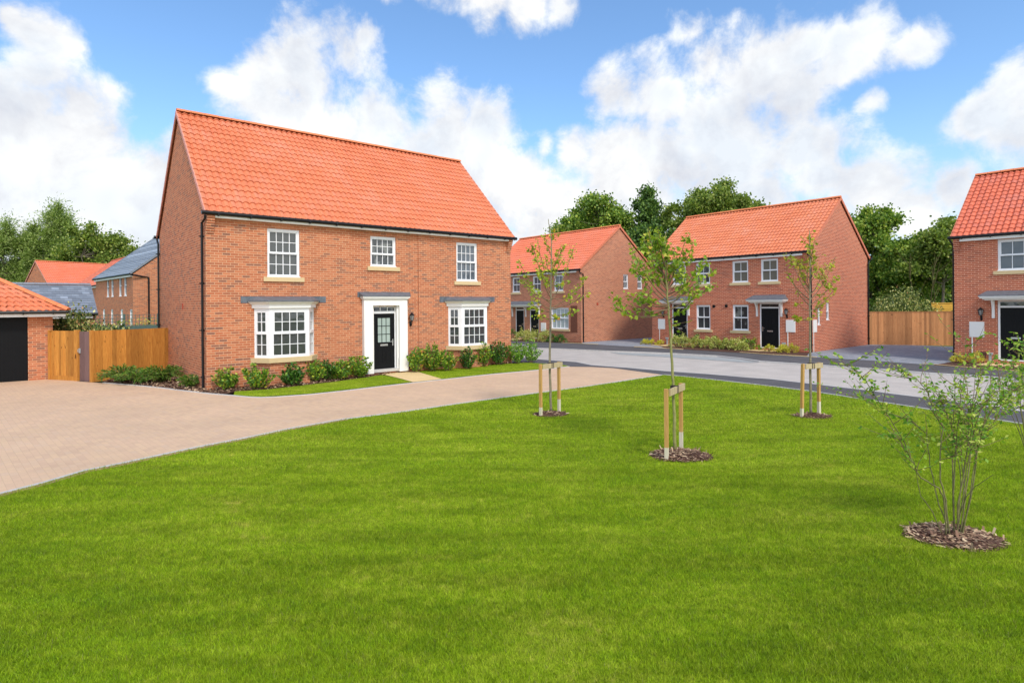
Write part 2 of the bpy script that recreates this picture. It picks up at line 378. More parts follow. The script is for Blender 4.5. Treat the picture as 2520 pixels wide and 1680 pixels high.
def wallface(mb, fr, s0, s1, z0, z1, ops=(), t=0.0, rev=.11):
    S = sorted({s0, s1, *[v for o in ops for v in o[:2]]}); Z = sorted({z0, z1, *[v for o in ops for v in o[2:4]]})
    P = fr.P; flip = fr.d.cross(fr.n).z > 0
    def q(a, b, c, d): mb.add([a, b, c, d], [(0, 1, 2, 3) if not flip else (3, 2, 1, 0)])
    for i in range(len(S)-1):
        for j in range(len(Z)-1):
            cs, cz = (S[i]+S[i+1])/2, (Z[j]+Z[j+1])/2
            if any(o[0] < cs < o[1] and o[2] < cz < o[3] for o in ops): continue
            q(P(S[i], t, Z[j]), P(S[i+1], t, Z[j]), P(S[i+1], t, Z[j+1]), P(S[i], t, Z[j+1]))
    for a, b, c, d in [o[:4] for o in ops]:
        for A, B in (((a, c), (b, c)), ((b, c), (b, d)), ((b, d), (a, d)), ((a, d), (a, c))):
            q(P(A[0], t-rev, A[1]), P(B[0], t-rev, B[1]), P(B[0], t, B[1]), P(A[0], t, A[1]))

LEAF = [(0, 0), (.28, .45), (0, 1), (-.28, .45)]
LONG = [(0, 0), (.14, .45), (0, 1), (-.14, .45)]
CARD = [(-.1, 0), (.42, .25), (.5, .7), (.05, 1), (-.45, .8), (-.5, .3)]
MAPLE = [(0, 0), (.38, .1), (.55, .5), (.27, .5), (0, 1), (-.27, .5), (-.55, .5), (-.38, .1)]
def leafmesh(name, pos, tip, size, mat, parent=None, shape=LEAF, flat_=.0, loc=None):
    pos = np.asarray(pos, np.float64); n = len(pos); tip = np.asarray(tip, np.float64)
    tip /= np.linalg.norm(tip, axis=1)[:, None]+1e-9
    r = nr.normal(size=(n, 3)); r[:, 2] = r[:, 2]*(1-flat_)+flat_*2.2
    side = np.cross(tip, r); side /= np.linalg.norm(side, axis=1)[:, None]+1e-9
    sh = np.array(shape); k = len(sh); size = np.broadcast_to(np.asarray(size, float), (n,))
    V = pos[:, None]+size[:, None, None]*(sh[None, :, 0, None]*side[:, None]+sh[None, :, 1, None]*tip[:, None])
    me = bpy.data.meshes.new(name); me.vertices.add(n*k); me.vertices.foreach_set('co', V.reshape(-1).astype(np.float32))
    me.loops.add(n*k); me.loops.foreach_set('vertex_index', np.arange(n*k, dtype=np.int32))
    me.polygons.add(n); me.polygons.foreach_set('loop_start', (np.arange(n)*k).astype(np.int32))
    me.materials.append(mat); me.update(calc_edges=True); me.validate()
    return link(name, me, parent, loc)
def unit(n):
    v = nr.normal(size=(n, 3)); return v/np.linalg.norm(v, axis=1)[:, None]

# ------------------------------------------------------------------ ground
def ground_poly(name, pts, z, mat, kind='structure', label=None, cat=None, uvz=None):
    bm = bmesh.new(); vs = [bm.verts.new((x, y, z)) for x, y in pts]; f = bm.faces.new(vs)
    if f.normal.z < 0: f.normal_flip()
    f.normal_update()
    if f.normal.z < 0: f.normal_flip()
    bmesh.ops.triangulate(bm, faces=[f], ngon_method='EAR_CLIP')
    me = bpy.data.meshes.new(name); bm.to_mesh(me); bm.free(); me.materials.append(mat)
    return tag(link(name, me), label, cat, None, kind)
def strip(mb, pts, w, z0, z1, side=1):       # an edging / kerb along a polyline
    P = [Vector((x, y)) for x, y in pts]; L = []; Rr = []
    for i, p in enumerate(P):
        d = (P[min(i+1, len(P)-1)]-P[max(i-1, 0)]).normalized(); n = Vector((-d.y, d.x))
        L.append(p); Rr.append(p+n*w*side)
    vs = []; fs = []
    for a, b in zip(L, Rr): vs += [(a.x, a.y, z0), (a.x, a.y, z1), (b.x, b.y, z1), (b.x, b.y, z0)]
    for i in range(len(P)-1):
        o = i*4
        for j in range(4): fs.append((o+j, o+(j+1) % 4, o+4+(j+1) % 4, o+4+j))
    fs += [(0, 1, 2, 3), tuple(len(vs)-4+j for j in (3, 2, 1, 0))]
    mb.add(vs, fs)
G = lambda L: [gp(*p) for p in L]
lawn_drive = G([(0,1216.8),(106,1190),(212.6,1158.5),(297.6,1142),(425,1114.7),(510,1096.9),(595,1080.7),(722.8,1053.9),(850,1031.8),(1000,1012.5),(1127.5,993.9),(1263.6,975.2),(1352.9,963.3),(1425.2,953.9),(1510.2,941.5),(1595.2,928.5),(1633.5,922.5)])
lawn_path = G([(1633.5,922.5),(1680,926.5),(1765,935.7),(1850,945.4),(1900,951.3),(2000,964),(2139,985.7),(2287.8,1008.5),(2402.5,1026.5),(2520,1044.8)])
path_in = G([(1319,883),(1354,886.2),(1421,890.6),(1460,898.3),(1552,905),(1637.8,912.5),(1750,920.5),(1850,929),(1900,932.4),(2000,944),(2139,960.2),(2200,968.5),(2291.8,979.9),(2383.7,992.2),(2520,1011.3)])
far_kerb = G([(1259.3,848),(1284,848.9),(1303.3,853.3),(1315.8,856.4),(1379.8,858.2),(1508.7,864),(1560,865.5),(1648,869),(1765.4,875.3),(1824,882),(1868,888.5),(1970.8,895.3),(2160,908),(2200,911),(2288.8,918),(2368,922.5),(2429.6,926.6),(2520,934)])
far_top = G([(1258.4,839.3),(1300,840.5),(1380,843.5),(1432.9,845.4),(1538.5,851.8),(1640,857.5),(1765.4,864.5),(1824,867.3),(1892.3,872.7),(1964.5,876.4),(2008,879),(2160,887.9),(2200,891.2),(2298,898),(2399,906.5),(2520,914.9)])
houseA_kerb = G([(1402,902.2),(1353,908.5),(1276.5,915.8),(1212,921.5),(1083,935.5),(1006.7,944),(941.5,951.3),(853.4,962),(765.4,971.5),(677.4,977.8),(640,979),(609.6,978),(565,973.8),(511.4,969.4),(475.7,965.2),(440,961.3),(397.9,955.8),(331.6,949),(252,942.4)])
def ext(p, q, d):                # continue the line p->q by d metres
    v = Vector(q)-Vector(p); v.normalize(); e = Vector(q)+v*d; return (e.x, e.y)
ground_poly('ground', [(-600,-60),(600,-60),(600,900),(-600,900)], -.10, GROUND)
lw_l = [(-20, 1.5), (-11.5, 5.6), ext(lawn_drive[1], lawn_drive[0], 1.5)]
lw_r = [ext(lawn_path[-2], lawn_path[-1], 8)]
lawn_pts = lw_l+lawn_drive+lawn_path[1:]+lw_r+[(22, -6), (-20, -6)]
ground_poly('lawn', lawn_pts, 0, TURF)
drv = [(-30, -4), (-20, 1.5), (-11.5, 5.6), lw_l[2]]+lawn_drive+G([(1600,918),(1510,905.9),(1458,903)])+houseA_kerb+G([(228,941),(190,938)])+[(-14.9,20.6),(-16.3,21.2),(-17.5,20.2),(-22,16.6),(-30,10)]
ground_poly('block_driveway', drv, .004, PAVE)
np_bot = G([(1270,893),(1303.3,894),(1380,898.6),(1402,902.2),(1458,903),(1510,905.9),(1600,918)])+lawn_path
fw = [(-4, 31.5)]+[ext(path_in[1], path_in[0], 1.5)]+path_in+[ext(path_in[-2], path_in[-1], 12)]+[ext(lawn_path[-2], lawn_path[-1], 12)]+np_bot[::-1]+[(-1.2, 25.6)]
ground_poly('near_footway', fw, .008, ASPH)
rd = [(-5, 34.5)]+[ext(path_in[1], path_in[0], 3.5)]+path_in+[ext(path_in[-2], path_in[-1], 20), (40, 14), (40, 4)]
rd = [(-12, 41), (-9, 33.2), (-3, 31.2)]+path_in+[ext(path_in[-2], path_in[-1], 25)]+[ext(far_kerb[-2], far_kerb[-1], 25)]+far_kerb[::-1]+[(-2, 37.5)]
ground_poly('road', rd, -.05, ROADM)
ff = far_top+[ext(far_top[-2], far_top[-1], 22)]+[ext(far_kerb[-2], far_kerb[-1], 22)]+far_kerb[::-1]+[(-4, 38.5), (-4, 41)]
ground_poly('far_footway', ff, .004, ASPH)
mb = MB(); strip(mb, far_kerb, .13, -.09, .012, 1); strip(mb, path_in, .10, -.09, .012, -1)
mb.build('road_kerb', KERB); tag(COL.objects['road_kerb'], kind='structure')
mb = MB(); strip(mb, [lw_l[1], lw_l[2]]+lawn_drive, .07, -.05, .014, 1); strip(mb, houseA_kerb, .08, -.05, .020, -1); strip(mb, lawn_path+lw_r, .06, -.05, .02, 1)
mb.build('edging_kerb', KERB)
mb2 = MB(); strip(mb2, [(x-.0, y-.0) for x, y in [lw_l[2]]+lawn_drive[:9]], .10, -.02, .006, -1); mb2.build('soil_edge', SOILE); tag(COL.objects['soil_edge'], kind='structure'); tag(COL.objects['edging_kerb'], kind='structure')
strip_pts = G([(1500,868),(1560,867.5),(1648,871.5),(1765,881),(1824,886),(1868,889)])
ground_poly('flush_kerb', G([(1500,864.5),(1560,866.5),(1648,870),(1765,876.3),(1824,883),(1868,889.5),(1830,889),(1765,884.5),(1680,878.5),(1600,874),(1530,870)]), -.040, KERBF)

# ------------------------------------------------------------------ house parts
def window(par, fr, s0, s1, z0, z1, cols=2, rt=2, rb=2, split=.5, pane=PANE_C, sill=True, t=-.045, name='window', plain_sill=False):
    mb = MB(); w = .055
    fbox(mb, fr, s0, s0+w, t-.08, t, z0, z1); fbox(mb, fr, s1-w, s1, t-.08, t, z0, z1)
    fbox(mb, fr, s0+w, s1-w, t-.08, t, z1-w*1.4, z1); fbox(mb, fr, s0+w, s1-w, t-.08, t, z0, z0+w)
    zm = z0+(z1-z0)*split
    a, b = s0+w, s1-w; k = .045
    # upper sash (set back), lower sash (proud)
    fbox(mb, fr, a, a+k, t-.075, t-.022, zm+.03, z1-w*1.4); fbox(mb, fr, b-k, b, t-.075, t-.022, zm+.03, z1-w*1.4)
    fbox(mb, fr, a+k, b-k, t-.075, t-.022, z1-w*1.4-.03, z1-w*1.4)
    fbox(mb, fr, a, b, t-.075, t+.006, zm-.035, zm+.03)
    k2 = .022
    fbox(mb, fr, a, a+k2, t-.075, t-.008, z0+w, zm-.035); fbox(mb, fr, b-k2, b, t-.075, t-.008, z0+w, zm-.035)
    fbox(mb, fr, a+k2, b-k2, t-.075, t-.008, z0+w, z0+w+.02)
    ut, ub, lt, lb = z1-w*1.4-.03, zm+.03, zm-.035, z0+w+.02
    bw = .011
    for i in range(1, cols):
        x = a+k+(b-a-2*k)*i/cols; fbox(mb, fr, x-bw, x+bw, t-.06, t-.035, ub, ut)
        x = a+k2+(b-a-2*k2)*i/cols; fbox(mb, fr, x-bw, x+bw, t-.06, t-.03, lb, lt)
    for (n, q0, q1, kk) in ((rt, ub, ut, k), (rb, lb, lt, k2)):
        for i in range(1, n):
            z = q0+(q1-q0)*i/n; fbox(mb, fr, a+kk, b-kk, t-.058, t-.037, z-bw, z+bw)
    fbox(mb, fr, (s0+s1)/2-.17, (s0+s1)/2+.17, t, t+.006, z1-.045, z1-.03)
    fbox(mb, fr, s0-.012, s1+.012, t+.0005, t+.05, z0-.012, z0+.018)
    o = mb.build(name, WHITE, par)
    pm = MB(); fbox(pm, fr, a+.01, b-.01, t-.07, t-.062, z0+w, z1-w*1.4); pm.build('pane', pane, o)
    if sill:
        sm = MB()
        fbox(sm, fr, s0-.13, s1+.13, -.08, .06, z0-.155, z0-.014); sm.build('sill', STONE, o)
    return o
def panel_door(par, fr, s0, s1, z0, z1, t=-.09, glazed=False, hinge=1):
    mb = MB(); fbox(mb, fr, s0, s1, t-.045, t, z0, z1)
    w, h = s1-s0, z1-z0
    def ring(a, b, c, d):
        A, B, Cz, Dz = s0+w*a, s0+w*b, z0+h*c, z0+h*d; e = .022
        fbox(mb, fr, A, B, t, t+.009, Cz, Cz+e); fbox(mb, fr, A, B, t, t+.009, Dz-e, Dz)
        fbox(mb, fr, A, A+e, t, t+.009, Cz+e, Dz-e); fbox(mb, fr, B-e, B, t, t+.009, Cz+e, Dz-e)
        fbox(mb, fr, A+.05, B-.05, t, t+.006, Cz+.05, Dz-.05)
    if glazed:
        ring(.17, .45, .10, .38); ring(.55, .83, .10, .38)
    else:
        for a, b in ((.15, .44), (.56, .85)):
            ring(a, b, .10, .34); ring(a, b, .47, .78); ring(a, b, .83, .93)
    mb.m = 1
    o = mb.build('door', [DOORB], par)
    hm = MB(); hs = s1-.07 if hinge > 0 else s0+.07; zz = z0+h*.47
    fbox(hm, fr, hs-.02, hs+.02, t, t+.012, zz-.12, zz+.12)
    fbox(hm, fr, hs-.01 if hinge < 0 else hs-.13, hs+.13 if hinge < 0 else hs+.01, t+.035, t+.05, zz+.02, zz+.04)
    fbox(hm, fr, hs-.01, hs+.01, t+.012, t+.036, zz+.02, zz+.04)
    hm.build('handle', CHROME, o)
    lm = MB(); c = (s0+s1)/2; zl = z0+h*(.43 if glazed else .415); fbox(lm, fr, c-.15, c+.15, t, t+.014, zl-.035, zl+.035)
    fbox(lm, fr, c-.12, c+.12, t+.014, t+.022, zl-.02, zl+.02)
    lm.build('letterbox', CHROME, o)
    if glazed:
        A, B, Cz, Dz = s0+w*.2, s0+w*.8, z0+h*.475, z0+h*.925
        pm = MB(); fbox(pm, fr, A, B, t, t+.006, Cz, Dz); pm.build('pane', PANE_F, o)
        gm = MB(); e = .02
        for i in range(4):
            x = A+(B-A)*i/3; fbox(gm, fr, x-e/2, x+e/2, t+.0065, t+.018, Cz-.01, Dz+.01)
            z = Cz+(Dz-Cz)*i/3; fbox(gm, fr, A-.01, B+.01, t+.0065, t+.0165, z-e/2, z+e/2)
        gm.build('glazing_bars', DOORB, o)
    return o
def lantern(par, fr, s, z, k=1.0):
    mb = MB()
    fbox(mb, fr, s-.035*k, s+.035*k, 0, .03, z-.22*k, z-.04*k)
    mb.tube([fr.P(s, .02, z-.14*k), fr.P(s, .09*k, z-.20*k), fr.P(s, .13*k, z-.10*k), fr.P(s, .13*k, z-.03*k)], .012*k, 6)
    def cone(z0, r0, z1, r1, n=6):
        vs = []
        for zz, rr in ((z0, r0), (z1, r1)):
            for j in range(n):
                a = 2*math.pi*j/n; vs.append(fr.P(s+math.cos(a)*rr, .13*k+math.sin(a)*rr, zz))
        mb.add(vs, [(j, (j+1) % n, n+(j+1) % n, n+j) for j in range(n)]+[tuple(range(n))[::-1], tuple(range(n, 2*n))])
    cone(z-.04*k, .03*k, z-.01*k, .055*k); cone(z+.19*k, .115*k, z+.20*k, .115*k); cone(z+.201*k, .105*k, z+.27*k, .035*k); cone(z+.271*k, .02*k, z+.31*k, .008*k)
    for j in range(6):
        a = 2*math.pi*j/6
        mb.tube([fr.P(s+math.cos(a)*.055*k, .13*k+math.sin(a)*.055*k, z-.01*k), fr.P(s+math.cos(a)*.095*k, .13*k+math.sin(a)*.095*k, z+.19*k)], .007*k, 4)
    o = mb.build('wall_lantern', BLACK, par)
    gm = MB(); n = 6; vs = []
    for zz, rr in ((z-.005*k, .048*k), (z+.185*k, .085*k)):
        for j in range(n):
            a = 2*math.pi*j/n; vs.append(fr.P(s+math.cos(a)*rr, .13*k+math.sin(a)*rr, zz))
    gm.add(vs, [(j, (j+1) % n, n+(j+1) % n, n+j) for j in range(n)]); gm.build('lantern_glass', LANT, o)
def meter_box(par, fr, s0, s1, z0, z1, pipe=None, t=.03):
    mb = MB(); fbox(mb, fr, s0, s1, 0, t, z0, z1); fbox(mb, fr, s0+.02, s1-.02, t, t+.008, z0+.02, z1-.02)
    if pipe is not None: fbox(mb, fr, pipe-.02, pipe+.02, 0, t*.8, .02, z0)
    mb.build('meter_box', BOXW, par)
def downpipe(par, pts, clips=None, r=.036):
    mb = MB(); mb.tube(pts, r, 8)
    a, b = Vector(pts[-2]), Vector(pts[-1])
    for k in range(4):
        p = a.lerp(b, .08+.28*k); mb.tube([p-Vector((0, 0, .03)), p+Vector((0, 0, .03))], r*1.3, 8)
        mb.box(p.x-.09, p.x+.09, p.y-.012, p.y+.012, p.z-.015, p.z+.015)
    return mb.build('downpipe', BLACK, par)
def pantiles(mb, o, a, sd, W, SL, gauge=.305, wave=.2, seg=8, amp=.026, clip=None, lift=.032, uoff=0):
    o, a, sd = Vector(o), Vector(a).normalized(), Vector(sd).normalized(); n = a.cross(sd).normalized()
    if n.z < 0: n = -n
    K = int(math.ceil(SL/gauge)); mb.uv = mb.uv or []
    for k in range(K):
        q0 = k*gauge; q1 = min(SL, (k+1)*gauge+.015)
        if q1-q0 < .03: continue
        x0, x1 = (0, W) if clip is None else clip(q0)
        y0, y1 = (x0, x1) if clip is None else clip(q1)
        if x1-x0 < .05: break
        N = max(2, int(round((x1-x0)/wave*seg)))
        vs = []; rows = ((q0+.002, lift-.03, 0), (q0, lift, 0), (q1, .0, 1))
        for (q, lf, tp) in rows:
            A, B = (x0, x1) if tp == 0 else (y0, y1)
            for i in range(N+1):
                x = A+(B-A)*i/N; ph = ((x0+(x1-x0)*i/N)/wave) % 1.0
                h = amp*(math.sin(2*math.pi*ph)+.35*math.sin(4*math.pi*ph+.9))
                jt = .004*math.sin(12.9898*math.floor((x0+(x1-x0)*i/N)/wave)+78.233*k+lf*.0) if tp == 0 else 0
                p = o+a*x+sd*(q+jt)+n*(lf+h+jt); vs.append(p); mb.uv.append(((x0+(x1-x0)*i/N)+uoff, (k+.5)*gauge))
        M = N+1; mb.add(vs, [(r*M+i, r*M+i+1, (r+1)*M+i+1, (r+1)*M+i) for r in range(2) for i in range(N)])
def ridge(mb, p0, p1, r=.11, seg=.45):
    p0, p1 = Vector(p0), Vector(p1); L = (p1-p0).length; n = max(1, round(L/seg)); d = (p1-p0)/n
    dn = d.normalized(); side = dn.cross(Vector((0, 0, 1))).normalized(); up = side.cross(dn)
    for i in range(n):
        a, b = p0+d*i+dn*.004, p0+d*(i+1)-dn*.004; vs = []; rr = r*(1+.02*((i*7) % 3))
        for p in (a, b):
            for j in range(9):
                th = math.pi*j/8; vs.append(p+side*math.cos(th)*rr+up*math.sin(th)*rr*.85)
        mb.add(vs, [(j, j+1, j+10, j+9) for j in range(8)]+[tuple(range(9))[::-1], tuple(range(9, 18))])

def build_house(root, ua, ub, D, He, Hr, brick, tile, ops_front, ops_right=(), ops_left=(), e=.227, g=.055, seg=8, recess=None, verge=None, fdrop=.195, base=-.12, rear_seg=2, ridge_mat=RIDGE):
    """wall, roof (> ridge_tiles, verge_tiles), fascia, gutter of one gabled house in its local frame (front at y=0)"""
    F = Fr((0, 0), (1, 0), (0, -1)); RS = Fr((ub, 0), (0, 1), (1, 0)); LS = Fr((ua, 0), (0, 1), (-1, 0)); BK = Fr((0, D), (1, 0), (0, 1))
    tanp = (Hr-He)/(D/2+e); wt = He-.02
    w = MB()
    if recess:
        r0, r1, rd_ = recess
        wallface(w, F, ua, r0, base, wt, [o for o in ops_front if o[1] <= r0]); wallface(w, F, r1, ub, base, wt, [o for o in ops_front if o[0] >= r1])
        wallface(w, F, r0, r1, base, wt, [o for o in ops_front if r0 < o[0] < r1], t=-rd_, rev=.10)
        for s in (r0, r1): w.add([(s, 0, base), (s, rd_, base), (s, rd_, wt), (s, 0, wt)], [(0, 1, 2, 3) if s == r0 else (3, 2, 1, 0)])
    else: wallface(w, F, ua, ub, base, wt, ops_front)
    # plinth courses
    for a, b in ([(ua-.02, ub+.02)] if not recess else [(ua-.02, recess[0]), (recess[1], ub+.02)]):
        pass
    wallface(w, RS, 0, D, base, wt, ops_right); wallface(w, LS, 0, D, base, wt, ops_left); wallface(w, BK, ua, ub, base, wt)
    apex = wt+tanp*D/2-.02
    for x, fl in ((ub, False), (ua, True)):
        f = (0, 1, 2)
        w.add([(x, 0, wt), (x, D, wt), (x, D/2, apex+.05)], [f if not fl else f[::-1]])
    # corbelled eaves corners, front and back
    for (c0, c1) in ((ua, ua+.215), (ub-.215, ub)):
        for i in range(7):
            z = He-.62+i*.075
            w.box(c0+.001, c1-.001, -.03-.027*i, -.0005, z, z+.066)
        w.box(c0+.001, c1-.001, -.215, -.0005, He-.62+7*.075, He-.02)
    wall = w.build('wall', brick, root)
    rf = MB(); sl = math.hypot(D/2+e, Hr-He)
    pantiles(rf, (ua-g, -e, He), (1, 0, 0), (0, D/2+e, Hr-He), ub-ua+2*g, sl, seg=seg)
    pantiles(rf, (ua-g, D+e, He), (1, 0, 0), (0, -(D/2+e), Hr-He), ub-ua+2*g, sl, seg=rear_seg)
    roof = rf.build('roof', tile, root, smooth=False)
    rm = MB(); ridge(rm, (ua-g-.01, D/2, Hr+.015), (ub+g+.01, D/2, Hr+.015)); rm.build('ridge_tiles', ridge_mat, roof)
    for x0, x1 in ((ua-g-.03, ua-g+.004), (ub+g-.004, ub+g+.03)):
        vm = MB()
        for sgn in (0, 1):
            K = int(sl/.305)+1
            for k in range(K):
                q0, q1 = k*.305, min(sl, (k+1)*.305)
                f0, f1 = q0/sl, q1/sl
                y = lambda f: (-e+(D/2+e)*f) if sgn == 0 else (D+e-(D/2+e)*f)
                z = lambda f: He+(Hr-He)*f
                u0, u1 = .045, .02
                vs = []
                for x in (x0, x1):
                    vs += [(x, y(f0), z(f0)-.13), (x, y(f1), z(f1)-.13), (x, y(f1), z(f1)+u1), (x, y(f0), z(f0)+u0)]
                vm.add(vs, [(0, 1, 2, 3), (7, 6, 5, 4), (0, 4, 5, 1), (1, 5, 6, 2), (2, 6, 7, 3), (3, 7, 4, 0)])
        vm.build('verge_tiles', verge or VERGE2, roof)
    fa = MB()
    fa.box(ua+.22, ub-.22, -.178, -.001, He-fdrop, He-.06); fa.box(ua+.22, ub-.22, D+.001, D+.16, He-.165, He-.03)
    fa.build('fascia', TRIM, root)
    gu = MB()
    for yy in (-.225, D+.225):
        gu.tube([(ua-.16, yy, He-.032), (ub+.16, yy, He-.032)], .062, 8)
        x = ua+.3
        while x < ub-.1:
            gu.box(x-.02, x+.02, yy-.07, yy+.07, He-.115, He-.03); x += .92
    gu.build('gutter', BLACK, root)
    return F, RS, LS, wall, roof

# ------------------------------------------------------------------ HOUSE A (main detached house)
A = empty('detached_house', (-9.108, 17.548, 0), .696, 'large detached brick house with steep orange roof and two white bay windows', 'house', 'brick houses')
LA, DA, HeA, HrA = 11.80, 7.57, 5.308, 9.274
bays = [1.36, 8.61]
opsA = [(1.77, 2.80, 3.44, 4.98), (5.34, 6.36, 3.90, 4.98), (9.02, 10.05, 3.44, 4.98), (5.40, 6.36, .18, 2.47)]
FA, RSA, LSA, wallA, roofA = build_house(A, 0, LA, DA, HeA, HrA, BR_A, TILE, opsA, recess=(4.56, 7.29, .035), verge=VERGE, fdrop=.155)
window(A, FA, 1.77, 2.80, 3.44, 4.98, 4, 2, 2, .5, PANE_A)
Fr2 = Fr((0, .035), (1, 0), (0, -1))
window(A, Fr2, 5.34, 6.36, 3.90, 4.98, 4, 2, 1, .42, PANE_C)
window(A, FA, 9.02, 10.05, 3.44, 4.98, 4, 2, 2, .5, PANE_G)
def plinth(par, mat, boxes):     # projecting plinth courses, one mesh per run of wall
    for bx_ in boxes: q = MB(); q.box(*bx_); q.build('plinth', mat, par)
plinth(A, BR_A, [(a, b, -.018, .0, -.12, .46) for a, b in ((-.018, 1.30), (3.30, 4.56), (7.29, 8.55), (10.55, LA+.018))]+[(4.5605, 4.95, .017, .0349, -.12, .46), (6.85, 7.2895, .017, .0349, -.12, .46), (-.018, 0, .0005, DA, -.12, .46), (LA, LA+.018, .0005, DA, -.12, .46)])
def bay(par, u0, pane):
    W_, d_, x_ = 1.89, .45, .325
    base = [(u0, 0), (u0+x_, -d_), (u0+W_-x_, -d_), (u0+W_, 0)]
    def off(k):                  # the bay outline moved outwards by k
        c = .405*k*1.0
        return [(u0-k*1.23, 0), (u0+x_-k*.50, -d_-k), (u0+W_-x_+k*.50, -d_-k), (u0+W_+k*1.23, 0)]
    def slab(mb, k0, k1, z0, z1, kk0=None):
        A_, B_ = off(k0), off(k1)
        vs = [(x, y, z0) for x, y in A_]+[(x, y, z1) for x, y in B_]
        mb.add(vs, [(3, 2, 1, 0), (4, 5, 6, 7), (0, 1, 5, 4), (1, 2, 6, 5), (2, 3, 7, 6), (3, 0, 4, 7)])
    root = MB()                  # white frame: head, sill rail and the two corner posts
    slab(root, .0, .0, .885, .93); slab(root, .0, .0, 2.36, 2.44)
    slab(root, -.05, -.05, .93, 2.36)
    facets = [(base[0], base[1]), (base[1], base[2]), (base[2], base[3])]
    panes = []
    for i, (p, q) in enumerate(facets):
        d = Vector((q[0]-p[0], q[1]-p[1])); L = d.length; n = Vector((d.y, -d.x)).normalized()
        f = Fr(p, (d.x/L, d.y/L), n); cols = 4 if i == 1 else 2
        e0, e1 = (.10, .10) if i == 1 else ((.045, .11) if i == 0 else (.11, .045))
        a, b = e0, L-e1; z0, z1, zm = .93, 2.36, 1.66
        fbox(root, f, 0.001, a, -.048, -.001, z0, z1); fbox(root, f, b, L-.001, -.048, -.001, z0, z1)
        k = .05
        fbox(root, f, a, a+k, -.045, -.008, zm, z1); fbox(root, f, b-k, b, -.045, -.008, zm, z1); fbox(root, f, a+k, b-k, -.045, -.008, z1-.06, z1)
        fbox(root, f, a, b, -.04, .006, zm-.04, zm+.05)
        k2 = .02
        fbox(root, f, a, a+k2, -.045, -.004, z0, zm-.04); fbox(root, f, b-k2, b, -.045, -.004, z0, zm-.04); fbox(root, f, a+k2, b-k2, -.045, -.004, z0, z0+.04)
        for j in range(1, cols):
            x = a+k+(b-a-2*k)*j/cols; fbox(root, f, x-.011, x+.011, -.036, -.014, zm+.05, z1-.06)
            x = a+k2+(b-a-2*k2)*j/cols; fbox(root, f, x-.011, x+.011, -.036, -.012, z0+.04, zm-.04)
        for z in ((zm+.05+z1-.06)/2, (z0+.04+zm-.04)/2): fbox(root, f, a+k2, b-k2, -.034, -.016, z-.011, z+.011)
        panes.append((f, a, b, z0, z1))
    o = root.build('bay_window', WHITE, par)
    for f, a, b, z0, z1 in panes:
        pm = MB(); fbox(pm, f, a+.01, b-.01, -.047, -.040, z0, z1); pm.build('pane', pane, o)
    sm = MB(); slab(sm, .09, .10, .735, .884); sm.build('sill', STONE, o)
    bm_ = MB(); slab(bm_, .02, .02, -.12, .46); slab(bm_, 0, 0, .46, .734); bm_.build('brick_base', BR_A, o)
    cm = MB(); slab(cm, .06, .06, 2.4405, 2.55); slab(cm, .075, .15, 2.5505, 2.62); slab(cm, .15, .15, 2.6205, 2.64); cm.build('cornice', TRIM, o)
    lm = MB(); A_, B_ = off(.19), [(u0-.28, 0), (u0-.02, -.12), (u0+W_+.02, -.12), (u0+W_+.28, 0)]
    vs = [(x, y, 2.6405) for x, y in A_]+[(x, y, 2.68) for x, y in A_]+[(x, y, 2.81) for x, y in [(u0-.30, 0), (u0+.05, -.06), (u0+W_-.05, -.06), (u0+W_+.30, 0)]]
    lm.add(vs, [(3, 2, 1, 0), (8, 9, 10, 11)]+[(i, i+1, i+5, i+4) for i in range(3)]+[(4+i, 5+i, 9+i, 8+i) for i in range(3)])
    lm.box(u0-.40, u0+W_+.42, -.012, -.0005, 2.60, 2.812)
    for k in range(9):
        x = u0-.39+k*.30; lm.box(x, x+.012, -.016, -.0125, 2.63, 2.81)
    lm.build('lead_roof', LEAD, o)
    return o
bay(A, bays[0], PANE_A); bay(A, bays[1], PANE_B)
# door surround
ds = MB(); c0, c1 = 5.0, 6.73
for a, b in ((c0, 5.34), (6.40, c1)):
    ds.box(a, b, -.12, .034, .57, 2.49); ds.box(a-.02, b+.015, -.145, .034, .08, .57)
    ds.box(a+.0, b-.0, -.128, -.1205, .60, 2.46)
ds.box(c0, c1, -.12, .034, 2.4905, 2.71); ds.box(c0-.03, c1+.03, -.16, .034, 2.711, 2.755); ds.box(c0-.07, c1+.07, -.20, .034, 2.7555, 2.81)
ds.box(5.3405, 5.42, -.02, .10, .18, 2.49); ds.box(6.34, 6.3995, -.02, .10, .18, 2.49)
ds.build('door_surround', TRIM, A)
fm = MB(); fbox(fm, Fr2, 5.42, 5.455, -.12, -.06, .2, 2.47); fbox(fm, Fr2, 6.31, 6.34, -.12, -.06, .2, 2.47)
for z0, z1 in ((2.20, 2.29), (2.43, 2.47)): fbox(fm, Fr2, 5.455, 6.31, -.12, -.06, z0, z1)
for x in (5.735, 6.025): fbox(fm, Fr2, x-.015, x+.015, -.11, -.065, 2.29, 2.43)
fmo = fm.build('door_frame', WHITE, A)
q = MB(); fbox(q, Fr2, 5.46, 6.30, -.10, -.09, 2.29, 2.43); q.build('fanlight', PANE_C, fmo)
q = MB(); fbox(q, Fr2, 5.35, 6.38, -.11, .10, .10, .195); q.build('door_step', KERB, fmo)
panel_door(A, Fr2, 5.457, 6.308, .20, 2.198, t=-.08, glazed=True)
lm = MB()
vs = [(c0-.12, .034, 2.8105), (c1+.14, .034, 2.8105), (c1+.09, -.22, 2.8105), (c0-.09, -.22, 2.8105), (c0-.12, .034, 2.97), (c1+.14, .034, 2.97), (c1+.09, -.22, 2.85), (c0-.09, -.22, 2.85)]
